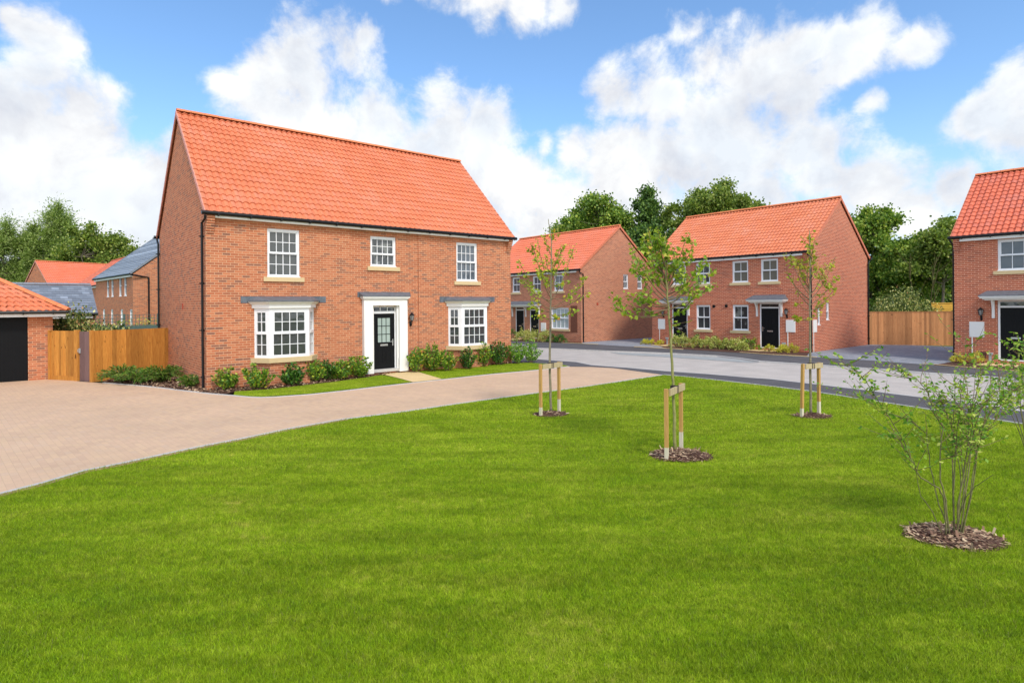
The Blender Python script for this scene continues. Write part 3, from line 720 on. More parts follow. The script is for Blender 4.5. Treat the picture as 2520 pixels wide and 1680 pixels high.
lm.add(vs, [(3, 2, 1, 0), (4, 7, 6, 5), (3, 7, 4, 0), (2, 6, 7, 3), (1, 5, 6, 2)][:]); lm.box(c0-.17, c1+.20, .022, .0345, 2.79, 2.975)
lm.build('door_hood', LEAD, A)
lantern(A, Fr2, 6.93, 1.93)
downpipe(A, [(-.06, -.22, HeA-.10), (-.06, -.20, HeA-.2), (-.06, .22, HeA-.30), (-.06, .22, -.02)])
downpipe(A, [(-.06, DA+.16, HeA-.10), (-.06, DA+.10, HeA-.2), (-.06, DA-.1, HeA-.32), (-.06, DA-.1, 0)])
q = MB(); fbox(q, LSA, 3.25, 3.33, 0, .02, 2.42, 2.62); q.build('airbrick', REDP, A)

# ------------------------------------------------------------------ HOUSE R (semi-detached pair)
def canopy(par, fr, s0, s1, z=2.46, proj=.55, brk=(), roofz=2.88):
    mb = MB()
    fbox(mb, fr, s0+.16, s1-.16, .001, proj-.12, z, z+.03); fbox(mb, fr, s0+.10, s1-.10, .001, proj-.06, z+.0305, z+.08); fbox(mb, fr, s0+.03, s1-.03, .001, proj+.02, z+.0805, z+.13); fbox(mb, fr, s0, s1, .001, proj+.05, z+.1305, z+.165)
    for b in brk:
        fbox(mb, fr, b-.045, b+.045, .001, .07, z-.70, z-.0005)
        for k in range(5):
            x = k/5; fbox(mb, fr, b-.042, b+.042, .0705, .09+(proj-.32)*(x**2), z-.36+.36*x, z-.36+.36*(k+1)/5-.0005)
    o = mb.build('door_canopy', TRIM, par)
    r = MB(); P = fr.P
    vs = [P(s0-.01, .001, z+.1655), P(s1+.01, .001, z+.1655), P(s1+.01, proj+.06, z+.1655), P(s0-.01, proj+.06, z+.1655), P(s0+.16, .001, roofz), P(s1-.16, .001, roofz), P(s1+.01, proj+.06, z+.19), P(s0-.01, proj+.06, z+.19)]
    r.add(vs, [(3, 2, 1, 0), (4, 7, 6, 5), (0, 3, 7, 4), (1, 5, 6, 2), (2, 6, 7, 3), (0, 4, 5, 1)]); r.build('canopy_roof', LEAD, o)
def doorset(par, fr, s0, s1, z0, z1, zt, hinge=1):
    mb = MB(); fbox(mb, fr, s0-.07, s0-.001, -.10, -.03, z0-.03, zt); fbox(mb, fr, s1+.001, s1+.07, -.10, -.03, z0-.03, zt)
    fbox(mb, fr, s0-.001, s1+.001, -.10, -.03, z1+.002, z1+.07); fbox(mb, fr, s0-.001, s1+.001, -.10, -.03, zt-.04, zt); fbox(mb, fr, s0-.001, s1+.001, -.10, .0, z0-.05, z0-.002)
    o = mb.build('door_frame', WHITE, par)
    q = MB(); fbox(q, fr, s0, s1, -.085, -.075, z1+.07, zt-.04); q.build('fanlight', PANE_C, o)
    panel_door(par, fr, s0, s1, z0, z1, t=-.05, hinge=hinge)
def soldier(par, fr, s0, s1, z0, z1):
    mb = MB(); n = int((s1-s0)/.075)
    for i in range(n):
        x = s0+(s1-s0)*i/n; c = ((i+.5)/n-.5)*.16
        P = fr.P; x1 = x+(s1-s0)/n-.012
        vs = [P(x, .001, z0), P(x1, .001, z0), P(x1, .009, z0), P(x, .009, z0), P(x+c, .001, z1), P(x1+c, .001, z1), P(x1+c, .009, z1), P(x+c, .009, z1)]
        mb.add(vs, [(0, 3, 2, 1), (4, 5, 6, 7), (0, 1, 5, 4), (1, 2, 6, 5), (2, 3, 7, 6), (3, 0, 4, 7)])
    mb.m = 1; fbox(mb, fr, s0, s1, .0006, .005, z0-.001, z1-.001)
    mb.build('brick_lintel', [HEADB, MORT], par)
MORT = flat('mortar', (.78, .56, .40), .9, .2, .1)
HEADB = flat('header_brick', (.46, .14, .07), .85, .2, .25, 11)
TH = -.869
Rh = empty('semi_detached_houses', (14.566, 28.908, 0), TH, 'red brick semi-detached pair with two round black vents between its ground floor windows', 'house', 'brick houses')
LR, DR, HeR, HrR = 9.294, 7.746, 4.99, 8.037
wR = [(-7.81, -6.92), (-6.25, -5.36), (-4.02, -3.11), (-2.42, -1.51)]
opsR = [(a, b, 3.575, 4.74) for a, b in wR]+[(-6.25, -5.36, 1.0, 2.37), (-4.02, -3.11, 1.0, 2.37), (-2.50, -1.44, .12, 2.44), (-7.88, -6.82, .12, 2.44)]
opsRS = [(2.04, 2.44, 1.56, 2.46), (1.0, 1.36, 1.33, 2.21)]
FR_, RSR, LSR, wallR, roofR = build_house(Rh, -LR, 0, DR, HeR, HrR, BR_R, TILE, opsR, opsRS, seg=6)
for (a, b), pn in zip(wR, (PANE_C, PANE_C, PANE_D, PANE_D)): window(Rh, FR_, a, b, 3.575, 4.74, 2, 1, 1, .5, pn)
window(Rh, FR_, -6.25, -5.36, 1.0, 2.37, 2, 1, 1, .5, PANE_B); window(Rh, FR_, -4.02, -3.11, 1.0, 2.37, 2, 1, 1, .5, PANE_C)
soldier(Rh, FR_, -6.30, -5.31, 2.375, 2.62); soldier(Rh, FR_, -4.07, -3.06, 2.375, 2.62)
window(Rh, RSR, 2.04, 2.44, 1.56, 2.46, 1, 1, 1, .5, PANE_C, False); window(Rh, RSR, 1.0, 1.36, 1.33, 2.21, 1, 1, 1, .5, PANE_C, False)
doorset(Rh, FR_, -2.43, -1.51, .17, 2.18, 2.44, -1); doorset(Rh, FR_, -7.81, -6.89, .17, 2.18, 2.44, 1)
canopy(Rh, FR_, -2.95, -1.00, brk=(-2.62, -1.33)); canopy(Rh, FR_, -8.38, -6.42, brk=(-8.05, -6.72))
lantern(Rh, FR_, -1.06, 1.90); lantern(Rh, FR_, -8.45, 1.85)
meter_box(Rh, FR_, -1.12, -.65, .98, 1.6, -1.03); meter_box(Rh, FR_, -8.85, -8.36, .93, 1.54, -8.75); meter_box(Rh, RSR, .42, .86, .98, 1.6, .5)
for s, z in ((-5.12, 2.30), (-4.37, 2.32)):
    q = MB(); q.tube([FR_.P(s, .001, z), FR_.P(s, .05, z-.01)], .085, 12); q.build('vent', BLACK, Rh)
for s in (-1.22, -8.2):
    q = MB(); fbox(q, FR_, s-.08, s+.09, .001, .10, .36, .46); fbox(q, FR_, s-.03, s+.05, .001, .07, 0, .36); q.build('gas_riser', GREYP, Rh)
downpipe(Rh, [(.10, -.22, HeR-.10), (.06, -.2, HeR-.2), (.06, .14, HeR-.30), (.06, .14, 0)])
downpipe(Rh, [(.10, DR+.16, HeR-.10), (.06, DR+.1, HeR-.2), (.06, DR-.06, HeR-.32), (.06, DR-.06, 0)])
plinth(Rh, BR_R, [(-LR-.016, -8.0, -.016, 0, -.1, .48), (-6.75, -2.55, -.016, 0, -.1, .48), (-1.40, .016, -.016, 0, -.1, .48)])

# ------------------------------------------------------------------ HOUSE M (terrace beyond the main house)
Mh = empty('terraced_houses', (4.435, 37.87, 0), TH, 'brown brick terrace with one long canopy over two neighbouring black doors', 'house', 'brick houses')
LM, HeM, HrM = 10.30, 4.717, 7.80
wM = [(-6.82, -5.98), (-4.60, -3.76), (-2.46, -1.60), (-8.95, -8.1)]
opsM = [(a, b, 3.36, 4.45) for a, b in wM]+[(-2.78, -1.12, .84, 2.24), (-4.94, -3.98, .1, 2.30), (-6.50, -5.54, .1, 2.30)]
opsMS = [(4.26, 4.81, 3.50, 4.50), (5.82, 6.37, 3.50, 4.50)]
FM_, RSM, LSM, wallM, roofM = build_house(Mh, -LM, 0, DR, HeM, HrM, BR_M, TILE_FAR, opsM, opsMS, seg=5)
for (a, b) in wM: window(Mh, FM_, a, b, 3.36, 4.45, 2, 1, 1, .5, PANE_G)
window(Mh, FM_, -2.78, -1.12, .84, 2.24, 4, 1, 1, .5, PANE_E)
for a, b, c, d in opsMS: window(Mh, RSM, a, b, c, d, 2, 1, 1, .5, PANE_C, False)
doorset(Mh, FM_, -4.87, -4.05, .14, 2.05, 2.30); doorset(Mh, FM_, -6.43, -5.61, .14, 2.05, 2.30)
canopy(Mh, FM_, -7.05, -3.72, z=2.30, brk=(-6.78, -5.30, -3.92), roofz=2.72)
meter_box(Mh, FM_, -3.77, -3.27, .62, 1.21)
q = MB(); fbox(q, FM_, -.90, -.33, .001, .03, .66, 2.37); q.build('brick_panel', flat('dark_brick_panel', (.17, .065, .04), .9, .2, .2, 14), Mh)
q = MB(); fbox(q, RSM, 1.50, 1.66, .001, .02, 2.40, 2.56); q.build('airbrick', REDP, Mh)
downpipe(Mh, [(.10, -.22, HeM-.10), (.06, -.2, HeM-.2), (.06, .16, HeM-.30), (.06, .16, 0)])
plinth(Mh, BR_M, [(-LM-.016, -6.62, -.016, 0, -.1, .46), (-5.45, -5.02, -.016, 0, -.1, .46), (-3.9, .016, -.016, 0, -.1, .46)])

# ------------------------------------------------------------------ HOUSE D (right edge)
Dh = empty('end_house', (18.145, 24.15, 0), TH, 'red brick house with darker orange roof, cut off by the right edge', 'house', 'brick houses')
HeD, HrD = 5.09, 8.13; LD = 9.3
opsD = [(1.40, 2.62, 3.66, 4.87), (4.4, 5.3, 3.66, 4.87), (1.38, 2.46, .14, 2.48), (4.3, 5.4, 1.0, 2.4)]
FD_, RSD, LSD, wallD, roofD = build_house(Dh, 0, LD, DR, HeD, HrD, BR_R, TILE_D, opsD, seg=7)
window(Dh, FD_, 1.40, 2.62, 3.66, 4.87, 3, 1, 1, .5, PANE_G); window(Dh, FD_, 4.4, 5.3, 3.66, 4.87, 2, 1, 1, .5, PANE_G); window(Dh, FD_, 4.3, 5.4, 1.0, 2.4, 2, 1, 1, .5, PANE_C)
doorset(Dh, FD_, 1.46, 2.38, .20, 2.21, 2.48); canopy(Dh, FD_, .90, 2.95, z=2.50, brk=(1.26, 2.60), roofz=2.88)
lantern(Dh, FD_, .88, 1.93); meter_box(Dh, FD_, .49, .97, 1.03, 1.65, .58)
q = MB(); fbox(q, FD_, .86, 1.02, .001, .06, .22, .46); q.tube([FD_.P(.94, .03, .22), FD_.P(.94, .03, 0)], .012, 5); q.build('socket_box', BROWNP, Dh)
q = MB(); fbox(q, FD_, 1.07, 1.24, .001, .10, .36, .44); fbox(q, FD_, 1.11, 1.20, .001, .07, 0, .36); q.build('gas_riser', GREYP, Dh)
downpipe(Dh, [(-.10, -.22, HeD-.10), (-.06, -.2, HeD-.2), (-.06, .16, HeD-.30), (-.06, .16, 0)])
plinth(Dh, BR_R, [(-.016, 1.33, -.016, 0, -.1, .48), (2.5, LD, -.016, 0, -.1, .48)])

# ground round the far houses, in world coordinates
def loc2w(h, pts):
    M = Matrix.Rotation(h.rotation_euler.z, 4, 'Z'); return [tuple((M @ Vector((x, y, 0))+h.location)[:2]) for x, y in pts]
drB = loc2w(Rh, [(0.0, .02), (0.0, 9.0), (6.1, 9.0), (6.1, -.2)])
ground_poly('grey_driveway', [drB[0], drB[1], drB[2], loc2w(Dh, [(0, 0)])[0]]+G([(2298,898.5),(2200,891.7),(2160,888.4),(2008,879.5),(1985,877.5)]), .010, GREYB)
ground_poly('grey_driveway', [loc2w(Mh, [(0, .1)])[0], loc2w(Mh, [(0, 10)])[0], loc2w(Rh, [(-LR, 10)])[0], loc2w(Rh, [(-LR, 0)])[0]]+G([(1640,857.8),(1538.5,852.1),(1432.9,845.7)]), .010, GREYB)
ground_poly('front_bed_soil', loc2w(Rh, [(-LR, .0), (0.0, .0)])+G([(1985,877.3),(1892.3,872.9),(1765.4,864.7),(1640,857.7)]), .016, SOIL)
ground_poly('front_bed_soil', loc2w(Mh, [(-LM, .0), (0.0, .0)])+G([(1432.9,845.6),(1380,843.7),(1300,840.7),(1258,839.5)]), .016, SOIL)
ground_poly('front_bed_soil', loc2w(Dh, [(0, 0), (LD, 0)])+[far_top[-1]]+G([(2399,906.7),(2298,898.7)]), .016, SOIL)
for h, pts in ((Rh, [(-2.75, .0), (-1.35, .0), (-1.45, -.95), (-3.3, -.95)]), (Rh, [(-8.2, 0), (-6.8, 0), (-6.9, -1.25), (-8.7, -1.25)]), (Dh, [(1.0, 0), (2.9, 0), (3.1, -1.05), (.9, -1.15)]), (Mh, [(-6.9, 0), (-5.2, 0), (-5.3, -1.3), (-6.9, -1.3)])):
    ground_poly('buff_path', loc2w(h, pts), .024, SLAB)
mb = MB()
for pl_ in (G([(1820,867.6),(1892.3,872.7),(1964.5,876.4),(2008,879.2)]), G([(2270,895.3),(2330,900.5),(2399,906.5),(2520,914.9)]), G([(1380,843.6),(1432.9,845.5),(1470,847.8)]), G([(1560,853.4),(1640,857.6),(1680,860)])):
    strip(mb, pl_, .09, -.02, .03, 1)
mb.build('buff_edging', SLAB); tag(COL.objects['buff_edging'], kind='structure')

# beds, grass strips and path in front of the main house
bedA = [gp(511.4, 968.2), gp(475.7, 964), gp(440, 960), gp(397.9, 954.5), gp(331.6, 947.7), gp(256, 941), (-13.9, 20.2), (-12.95, 22.14)]+loc2w(A, [(.0, 6.0), (0, 0), (12.0, 0)])+[gp(1300, 893), gp(1285.5, 893.6), gp(1241.5, 896.5), gp(1168, 906.8), gp(1094.7, 908), gp(1030, 914), gp(1000, 915), gp(985, 918), gp(938.5, 924.5), gp(897.4, 930.3), gp(824, 940.5), gp(736, 950.8), gp(656.8, 959.6), gp(577.6, 965), gp(545, 971)]
ground_poly('front_bed_soil', bedA, .010, SOIL)
stripL = G([(577.6,964.5),(656.8,959.6),(736,950.8),(824,940.5),(897.4,930.3),(938.5,923.8)])+G([(960,927),(1013,940.9),(941.5,949.3),(853.4,960),(765.4,969.5),(677.4,975.8),(640,977),(609.6,976),(575,973)])
stripR = G([(1015,911.5),(1094.7,908),(1168,903.8),(1241.5,896.5),(1285.5,893.6),(1303.3,893.6),(1380,898.4),(1399,901.6),(1353,907.3),(1276.5,914.3),(1212,920),(1086,933.8)])
ground_poly('front_grass', stripL, .022, TURF); ground_poly('front_grass', stripR, .022, TURF)
ground_poly('buff_path', G([(905,913.5),(1003,908.2),(1040,920),(1087,934.2),(1050,938.5),(1016,942),(985,933)]), .030, SLAB)

# ------------------------------------------------------------------ GARAGE
uA, vA = Vector((math.cos(.696), math.sin(.696))), Vector((-math.sin(.696), math.cos(.696)))
gc = gp(131, 932.5)
Gh = empty('brick_garage', (gc[0], gc[1], 0), .696, 'low brick garage at the left edge with hipped orange roof and ribbed black door', 'garage')
GW, GD, Ge, GHe, GT = 6.4, 6.0, .43, 2.40, .58
FG = Fr((0, 0), (1, 0), (0, -1))
w = MB(); wallface(w, FG, -GW, 0, -.1, 2.34, [(-3.3, -.68, -.1, 2.22), (-6.1, -3.6, -.1, 2.22)], rev=.12)
wallface(w, Fr((0, 0), (0, 1), (1, 0)), 0, GD, -.1, 2.34); wallface(w, Fr((-GW, 0), (0, 1), (-1, 0)), 0, GD, -.1, 2.34); wallface(w, Fr((0, GD), (1, 0), (0, 1)), -GW, 0, -.1, 2.34)
w.build('wall', BR_A, Gh)
for a, b in ((-3.3, -.68), (-6.1, -3.6)):
    q = MB(); fbox(q, FG, a, b, -.12, -.09, 0, 2.22); n = int((b-a)/.1)
    for i in range(n): fbox(q, FG, a+.1*i+.008, a+.1*i+.092, -.0899, -.08, .01, 2.2)
    q.build('garage_door', DOORB, Gh)
rf = MB(); Wt, Dt = GW+2*Ge, GD+2*Ge; cp = 1/math.sqrt(1+GT*GT)
for o, a, sd, W_, half in (((-GW-Ge, -Ge), (1, 0), (0, 1), Wt, Dt/2), ((Ge, -Ge), (0, 1), (-1, 0), Dt, Dt/2), ((Ge, GD+Ge), (-1, 0), (0, -1), Wt, Dt/2), ((-GW-Ge, GD+Ge), (0, -1), (1, 0), Dt, Dt/2)):
    SL = half/cp
    pantiles(rf, (*o, GHe), (*a, 0), (*sd, GT), W_, SL, seg=8, clip=lambda q, W_=W_: (q*cp, W_-q*cp))
rg = rf.build('roof', TILE, Gh)
q = MB(); zr = GHe+Dt/2*GT; xr = (-GW-Ge+Dt/2, Ge-Dt/2); yr = GD/2
for c, d in (((Ge, -Ge), xr[1]), ((Ge, GD+Ge), xr[1]), ((-GW-Ge, -Ge), xr[0]), ((-GW-Ge, GD+Ge), xr[0])): ridge(q, (*c, GHe+.02), (d, yr, zr+.02), .10)
ridge(q, (xr[0], yr, zr+.02), (xr[1], yr, zr+.02), .10); q.build('ridge_tiles', RIDGE, rg)
q = MB(); k = Ge-.08
q.box(-GW-k, k, -k, -k+.02, GHe-.20, GHe-.03); q.box(k-.02, k, -k+.0205, GD+k, GHe-.20, GHe-.03); q.box(-GW-k+.001, k-.021, -k+.0205, GD+k, GHe-.19, GHe-.17)
q.build('fascia', TRIM, Gh)
q = MB(); yy = -Ge+.02; q.tube([(-GW-Ge, yy, GHe-.045), (Ge-.02, yy, GHe-.045)], .055, 8); q.tube([(Ge-.02, yy, GHe-.045), (Ge-.02, GD+Ge, GHe-.045)], .055, 8)
x = -GW
while x < .4: q.box(x-.02, x+.02, yy-.06, yy+.07, GHe-.12, GHe-.03); x += .8
q.build('gutter', BLACK, Gh)

# ------------------------------------------------------------------ FENCES
def fence(name, label, cat, p0, p1, h, mat, board=.13, group=None, gravel=None, post=True, z0=0.0, boards=True, cap=False):
    d = Vector(p1)-Vector(p0); L = d.length; ang = math.atan2(d.y, d.x)
    o = empty(name, (p0[0], p0[1], 0), ang, label, cat, group)
    mb = MB(); n = max(1, int(L/board)); gh = .16 if gravel else 0.0
    for i in range(n):
        a, b = L*i/n, L*(i+1)/n
        hh = h*(1+rnd.uniform(-.002, .002)); ty = .006*(i % 2)
        mb.box(a+.001, b+.002, -.022-ty, -.004-ty, z0+gh+.001, hh)
    mb.build('boards', mat, o)
    if cap:
        q = MB(); q.box(0, L, -.05, .02, h+.001, h+.03); q.build('cap_rail', mat, o)
    if gravel:
        q = MB(); q.box(0, L, -.034, .0, z0, z0+gh); q.build('gravel_board', mat, o)
    q = MB()
    for z in (.35, .95, 1.5): q.box(0, L, .0, .04, z, z+.07)
    q.build('rails', mat, o)
    return o, L
f0, f1, f2, f3, f4 = (-16.13, 20.57), (-14.93, 20.14), (-14.75, 20.10), (-14.12, 19.80), (-12.93, 22.12)
o, L = fence('wooden_fence', 'short orange board fence panel between the garage and the brown gate', 'fence', f0, f1, 1.71, W_OR, .11, 'orange fence panels', True)
q = MB(); q.box(-.05, .05, -.06, .05, 0, 1.73); q.build('post', W_OR, o)
q = MB(); q.box(L, L+.16, -.06, .05, 0, 1.74); q.build('post', W_OR, o)
o, L = fence('wooden_gate', 'narrow dark brown board gate between two orange fence panels', 'gate', f2, f3, 1.69, W_BR, .12, None)
q = MB(); q.box(.02, .08, -.06, -.03, .95, 1.12); q.tube([(.05, -.06, 1.0), (.05, -.1, 1.0), (.05, -.1, 1.08), (.05, -.06, 1.08)], .01, 5); q.build('latch', GREYP, o)
o, L = fence('wooden_fence', 'long knotty orange board fence meeting the side wall of the large house', 'fence', f3, f4, 1.72, W_OR, .15, 'orange fence panels', True)
q = MB(); q.box(-.07, .03, -.06, .05, 0, 1.74); q.build('post', W_OR, o)
fb0, fb1 = loc2w(Rh, [(.10, 7.62)])[0], loc2w(Dh, [(-.02, 8.35)])[0]
fb0, fb1 = gp(2135, 848), gp(2352, 850.7)
fence('wooden_fence', 'tan close board fence across the end of the grey block driveway', 'fence', fb0, fb1, 1.88, W_TAN, .115, None, cap=True)
# horizontal yellow fence further back
ya, yb = at(2292, 766, 38), at(2360, 766, 37.5)
o = empty('slatted_fence', (ya[0], ya[1], 0), math.atan2(yb[1]-ya[1], yb[0]-ya[0]), 'bright yellow fence of horizontal boards showing above the tan fence', 'fence')
q = MB()
for k in range(13): q.box(0, 2.6, -.02-.005*(k % 2), .0, .1+.17*k, .1+.17*k+.165)
q.box(0, 2.6, -.05, .04, 2.32, 2.38); q.build('boards', W_YE, o)
# trellis fence behind the garden bushes
ta, tb = at(215, 776, 33), at(400, 776, 36)
o = empty('trellis_fence', (ta[0], ta[1], 0), math.atan2(tb[1]-ta[1], tb[0]-ta[0]), 'dark green square trellis fence behind the garden bushes', 'fence')
Lt = (Vector(tb[:2])-Vector(ta[:2])).length; q = MB(); zt = 2.08
for i in range(int(Lt/.2)+1): q.box(.2*i-.012, .2*i+.012, -.01, .01, 1.42, zt)
for k in range(4): q.box(0, Lt, .0101, .028, 1.44+.2*k, 1.465+.2*k)
q.build('lattice', TRELL, o)
q = MB()
for i in range(int(Lt/1.8)+1): q.box(1.8*i-.05, 1.8*i+.05, -.05, .0, 0, zt+.03)
q.build('posts', TRELL, o)
q = MB(); q.box(0, Lt, -.02, .0, 0, 1.42); q.build('panel', TRELL, o)

# ------------------------------------------------------------------ REAR HOUSES on the left
def simple_house(name, label, o2, th, L, D, He, Hr, brick, rmat, slate=False, wins=(), seg=3, winface='F', dp=True):
    h = empty(name, (o2[0], o2[1], 0), th, label, 'house', 'brick houses')
    F = Fr((0, 0), (1, 0), (0, -1)); RS = Fr((L, 0), (0, 1), (1, 0)); LS = Fr((0, 0), (0, 1), (-1, 0))
    fo = [w[:4] for w in wins]; e, g = .25, .06
    w = MB(); wallface(w, F, 0, L, -.1, He-.02, fo); wallface(w, RS, 0, D, -.1, He-.02); wallface(w, LS, 0, D, -.1, He-.02); wallface(w, Fr((0, D), (1, 0), (0, 1)), 0, L, -.1, He-.02)
    tp = (Hr-He)/(D/2+e); ap = He+tp*D/2-.03
    w.add([(L, 0, He-.02), (L, D, He-.02), (L, D/2, ap)], [(0, 1, 2)]); w.add([(0, 0, He-.02), (0, D, He-.02), (0, D/2, ap)], [(2, 1, 0)])
    w.build('wall', brick, h)
    rf = MB(); sl = math.hypot(D/2+e, Hr-He)
    for y0, sy in ((-e, 1), (D+e, -1)):
        if slate: pantiles(rf, (-g, y0, He), (1, 0, 0), (0, sy*(D/2+e), Hr-He), L+2*g, sl, gauge=.3, wave=.3, seg=1, amp=0, lift=.018)
        else: pantiles(rf, (-g, y0, He), (1, 0, 0), (0, sy*(D/2+e), Hr-He), L+2*g, sl, seg=seg)
    r = rf.build('roof', rmat, h)
    q = MB(); ridge(q, (-g, D/2, Hr+.01), (L+g, D/2, Hr+.01), .1); q.build('ridge_tiles', SLRIDGE if slate else RIDGE, r)
    for x0, x1 in ((-g-.02, -g), (L+g, L+g+.02)):
        q = MB()
        for sg in (0, 1):
            y0, y1 = (-e, D/2) if sg == 0 else (D+e, D/2)
            q.add([(x0, y0, He-.14), (x0, y1, Hr-.14), (x0, y1, Hr+.03), (x0, y0, He+.03), (x1, y0, He-.14), (x1, y1, Hr-.14), (x1, y1, Hr+.03), (x1, y0, He+.03)], [(0, 1, 2, 3), (7, 6, 5, 4), (0, 4, 5, 1), (1, 5, 6, 2), (2, 6, 7, 3), (3, 7, 4, 0)])
        q.build('verge_tiles', SLRIDGE if slate else VERGE, r)
    q = MB(); q.box(.1, L-.1, -.17, -.001, He-.24, He-.06); q.build('fascia', TRIM, h)
    q = MB(); q.tube([(-.1, -.22, He-.05), (L+.1, -.22, He-.05)], .07, 6); q.build('gutter', BLACK, h)
    for wv in wins: window(h, F, *wv[:4], 1, 1, 1, .5, PANE_F if len(wv) > 4 else PANE_G, False)
    return h
SLRIDGE = flat('slate_ridge', (.20, .22, .25), .5, .4, .1, 5)
# slate roofed wing: front eave runs from px(232,688) to px(323,672)
pA_, pB_ = at(236, 692, 51.5), at(327, 676.5, 43.2)
dv = Vector(pB_[:2])-Vector(pA_[:2]); th2 = math.atan2(dv.y, dv.x); L2 = dv.length; zE = (pA_[2]+pB_[2])/2+.15
wn = []
for px, pz0, pz1 in ((265.5, 693, 730), (276.5, 692, 729.5), (296, 687, 728), (308.5, 685, 727)):
    wn.append(px)
def along(px, P0, d):             # distance along a wall line where the survey ray crosses it
    k = (px-1260)/FPX; return (P0[0]-k*P0[1])/(k*d.y-d.x)
du = dv.normalized(); wins = []
for px in wn:
    s = along(px, pA_, du); wins.append((s-.42, s+.42, 3.35, 5.0))
for px in (255, 275, 299, 322):
    s = along(px, pA_, du); wins.append((max(.1, s-.42), s+.42, 1.0, 2.35, 1))
H2 = simple_house('slate_roofed_house', 'brick house with grey slate roof and narrow paired white windows, left of the large house', pA_[:2], th2, L2, 9.0, zE, zE+3.9, BR_A, SLATE2, True, wins)
downpipe(H2, [(L2+.3, -.22, zE-.10), (L2+.1, .5, zE-.2), (L2+.06, 1.0, zE-.25), (L2+.06, 1.0, 0)], r=.06)
# orange roofed house further back: ridge px(88,641)-(285,651)
pa, pb = at(88, 642, 70), at(330, 653.5, 79.5); dv = Vector(pb[:2])-Vector(pa[:2]); th1 = math.atan2(dv.y, dv.x); L1 = dv.length
nrm = Vector((dv.y, -dv.x)).normalized()
zR1 = (pa[2]+pb[2])/2; D1 = 7.4; o1 = Vector(pa[:2])+nrm*(D1/2)
H1 = simple_house('orange_roofed_house', 'distant brick house with broad orange tiled roof below the left trees', (o1.x, o1.y), th1, L1, D1, zR1-3.5, zR1, BR_A, TILE_FAR, seg=3)
pc, pd = at(276, 644, 70), at(352, 620, 60); dv = Vector(pd[:2])-Vector(pc[:2]); th3 = math.atan2(dv.y, dv.x); nrm = Vector((dv.y, -dv.x)).normalized(); zR3 = (pc[2]+pd[2])/2
o3 = Vector(pc[:2])+nrm*3.6
H3 = simple_house('orange_roofed_house', 'sliver of distant orange roof rising behind the grey slate roof', (o3.x, o3.y), th3, dv.length+3, 7.2, zR3-3.3, zR3, BR_A, TILE_FAR, seg=2)
# slate roofed garage
Pr = Vector((-21.9, 30.5)); o4 = Pr-vA*3.15-uA*7.5
G2 = simple_house('slate_garage', 'low garage with grey slate roof behind the hipped orange garage roof', (o4.x, o4.y), .696, 7.5, 6.3, 2.25, 3.66, BR_A, SLATE, True); G2['category'] = 'garage'; del G2['group']

# ------------------------------------------------------------------ VEGETATION
def branch_pts(p0, p1, bow=.1, n=6, wob=.02):
    p0, p1 = Vector(p0), Vector(p1); L = (p1-p0).length; out = []
    w = Vector((rnd.uniform(-1, 1), rnd.uniform(-1, 1), 0))*wob
    for i in range(n+1):
        f = i/n; p = p0.lerp(p1, f); p.z -= bow*L*math.sin(math.pi*f)*.8; p += w*math.sin(2*math.pi*f)*L*.5
        out.append(p)
    return out
def stake_frame(pL, pR, h, label, lean=(0, 0), bar=.24):
    d = Vector(pR)-Vector(pL); L = d.length; ang = math.atan2(d.y, d.x)
    o = empty('tree_stake', (pL[0], pL[1], 0), ang, label, 'tree stake', 'wooden stake frames holding the saplings')
    for x, k in ((0, 0), (L, 1)):
        q = MB(); wv = .028; pale = .20 if k == 0 else .30; lx = lean[k]
        def sec(z0, z1, m):
            q.m = m; f0, f1 = z0/h*lx, z1/h*lx; a = wv
            q.add([(x+f0-a, -a, z0), (x+f0+a, -a, z0), (x+f0+a, a, z0), (x+f0-a, a, z0), (x+f1-a, -a, z1), (x+f1+a, -a, z1), (x+f1+a, a, z1), (x+f1-a, a, z1)], [(0, 3, 2, 1), (4, 5, 6, 7), (0, 1, 5, 4), (1, 2, 6, 5), (2, 3, 7, 6), (3, 0, 4, 7)])
        sec(0, pale, 1); sec(pale, h, 0); q.build('post', [W_ST, W_PALE], o)
    q = MB(); q.box(lean[0]+.035, L+lean[1]+.07, -.056, -.0315, h-.115, h-.005); q.build('rail', W_BAR, o)
    q = MB(); c = L*.56
    for s in (-.028, .028): q.box(c+s-.010, c+s+.010, -.060, .06, h-.122, h+.002)
    q.box(c-.10, c+.04, .0601, .068, h-.09, h-.05); q.build('strap', STRAP, o)
    return o
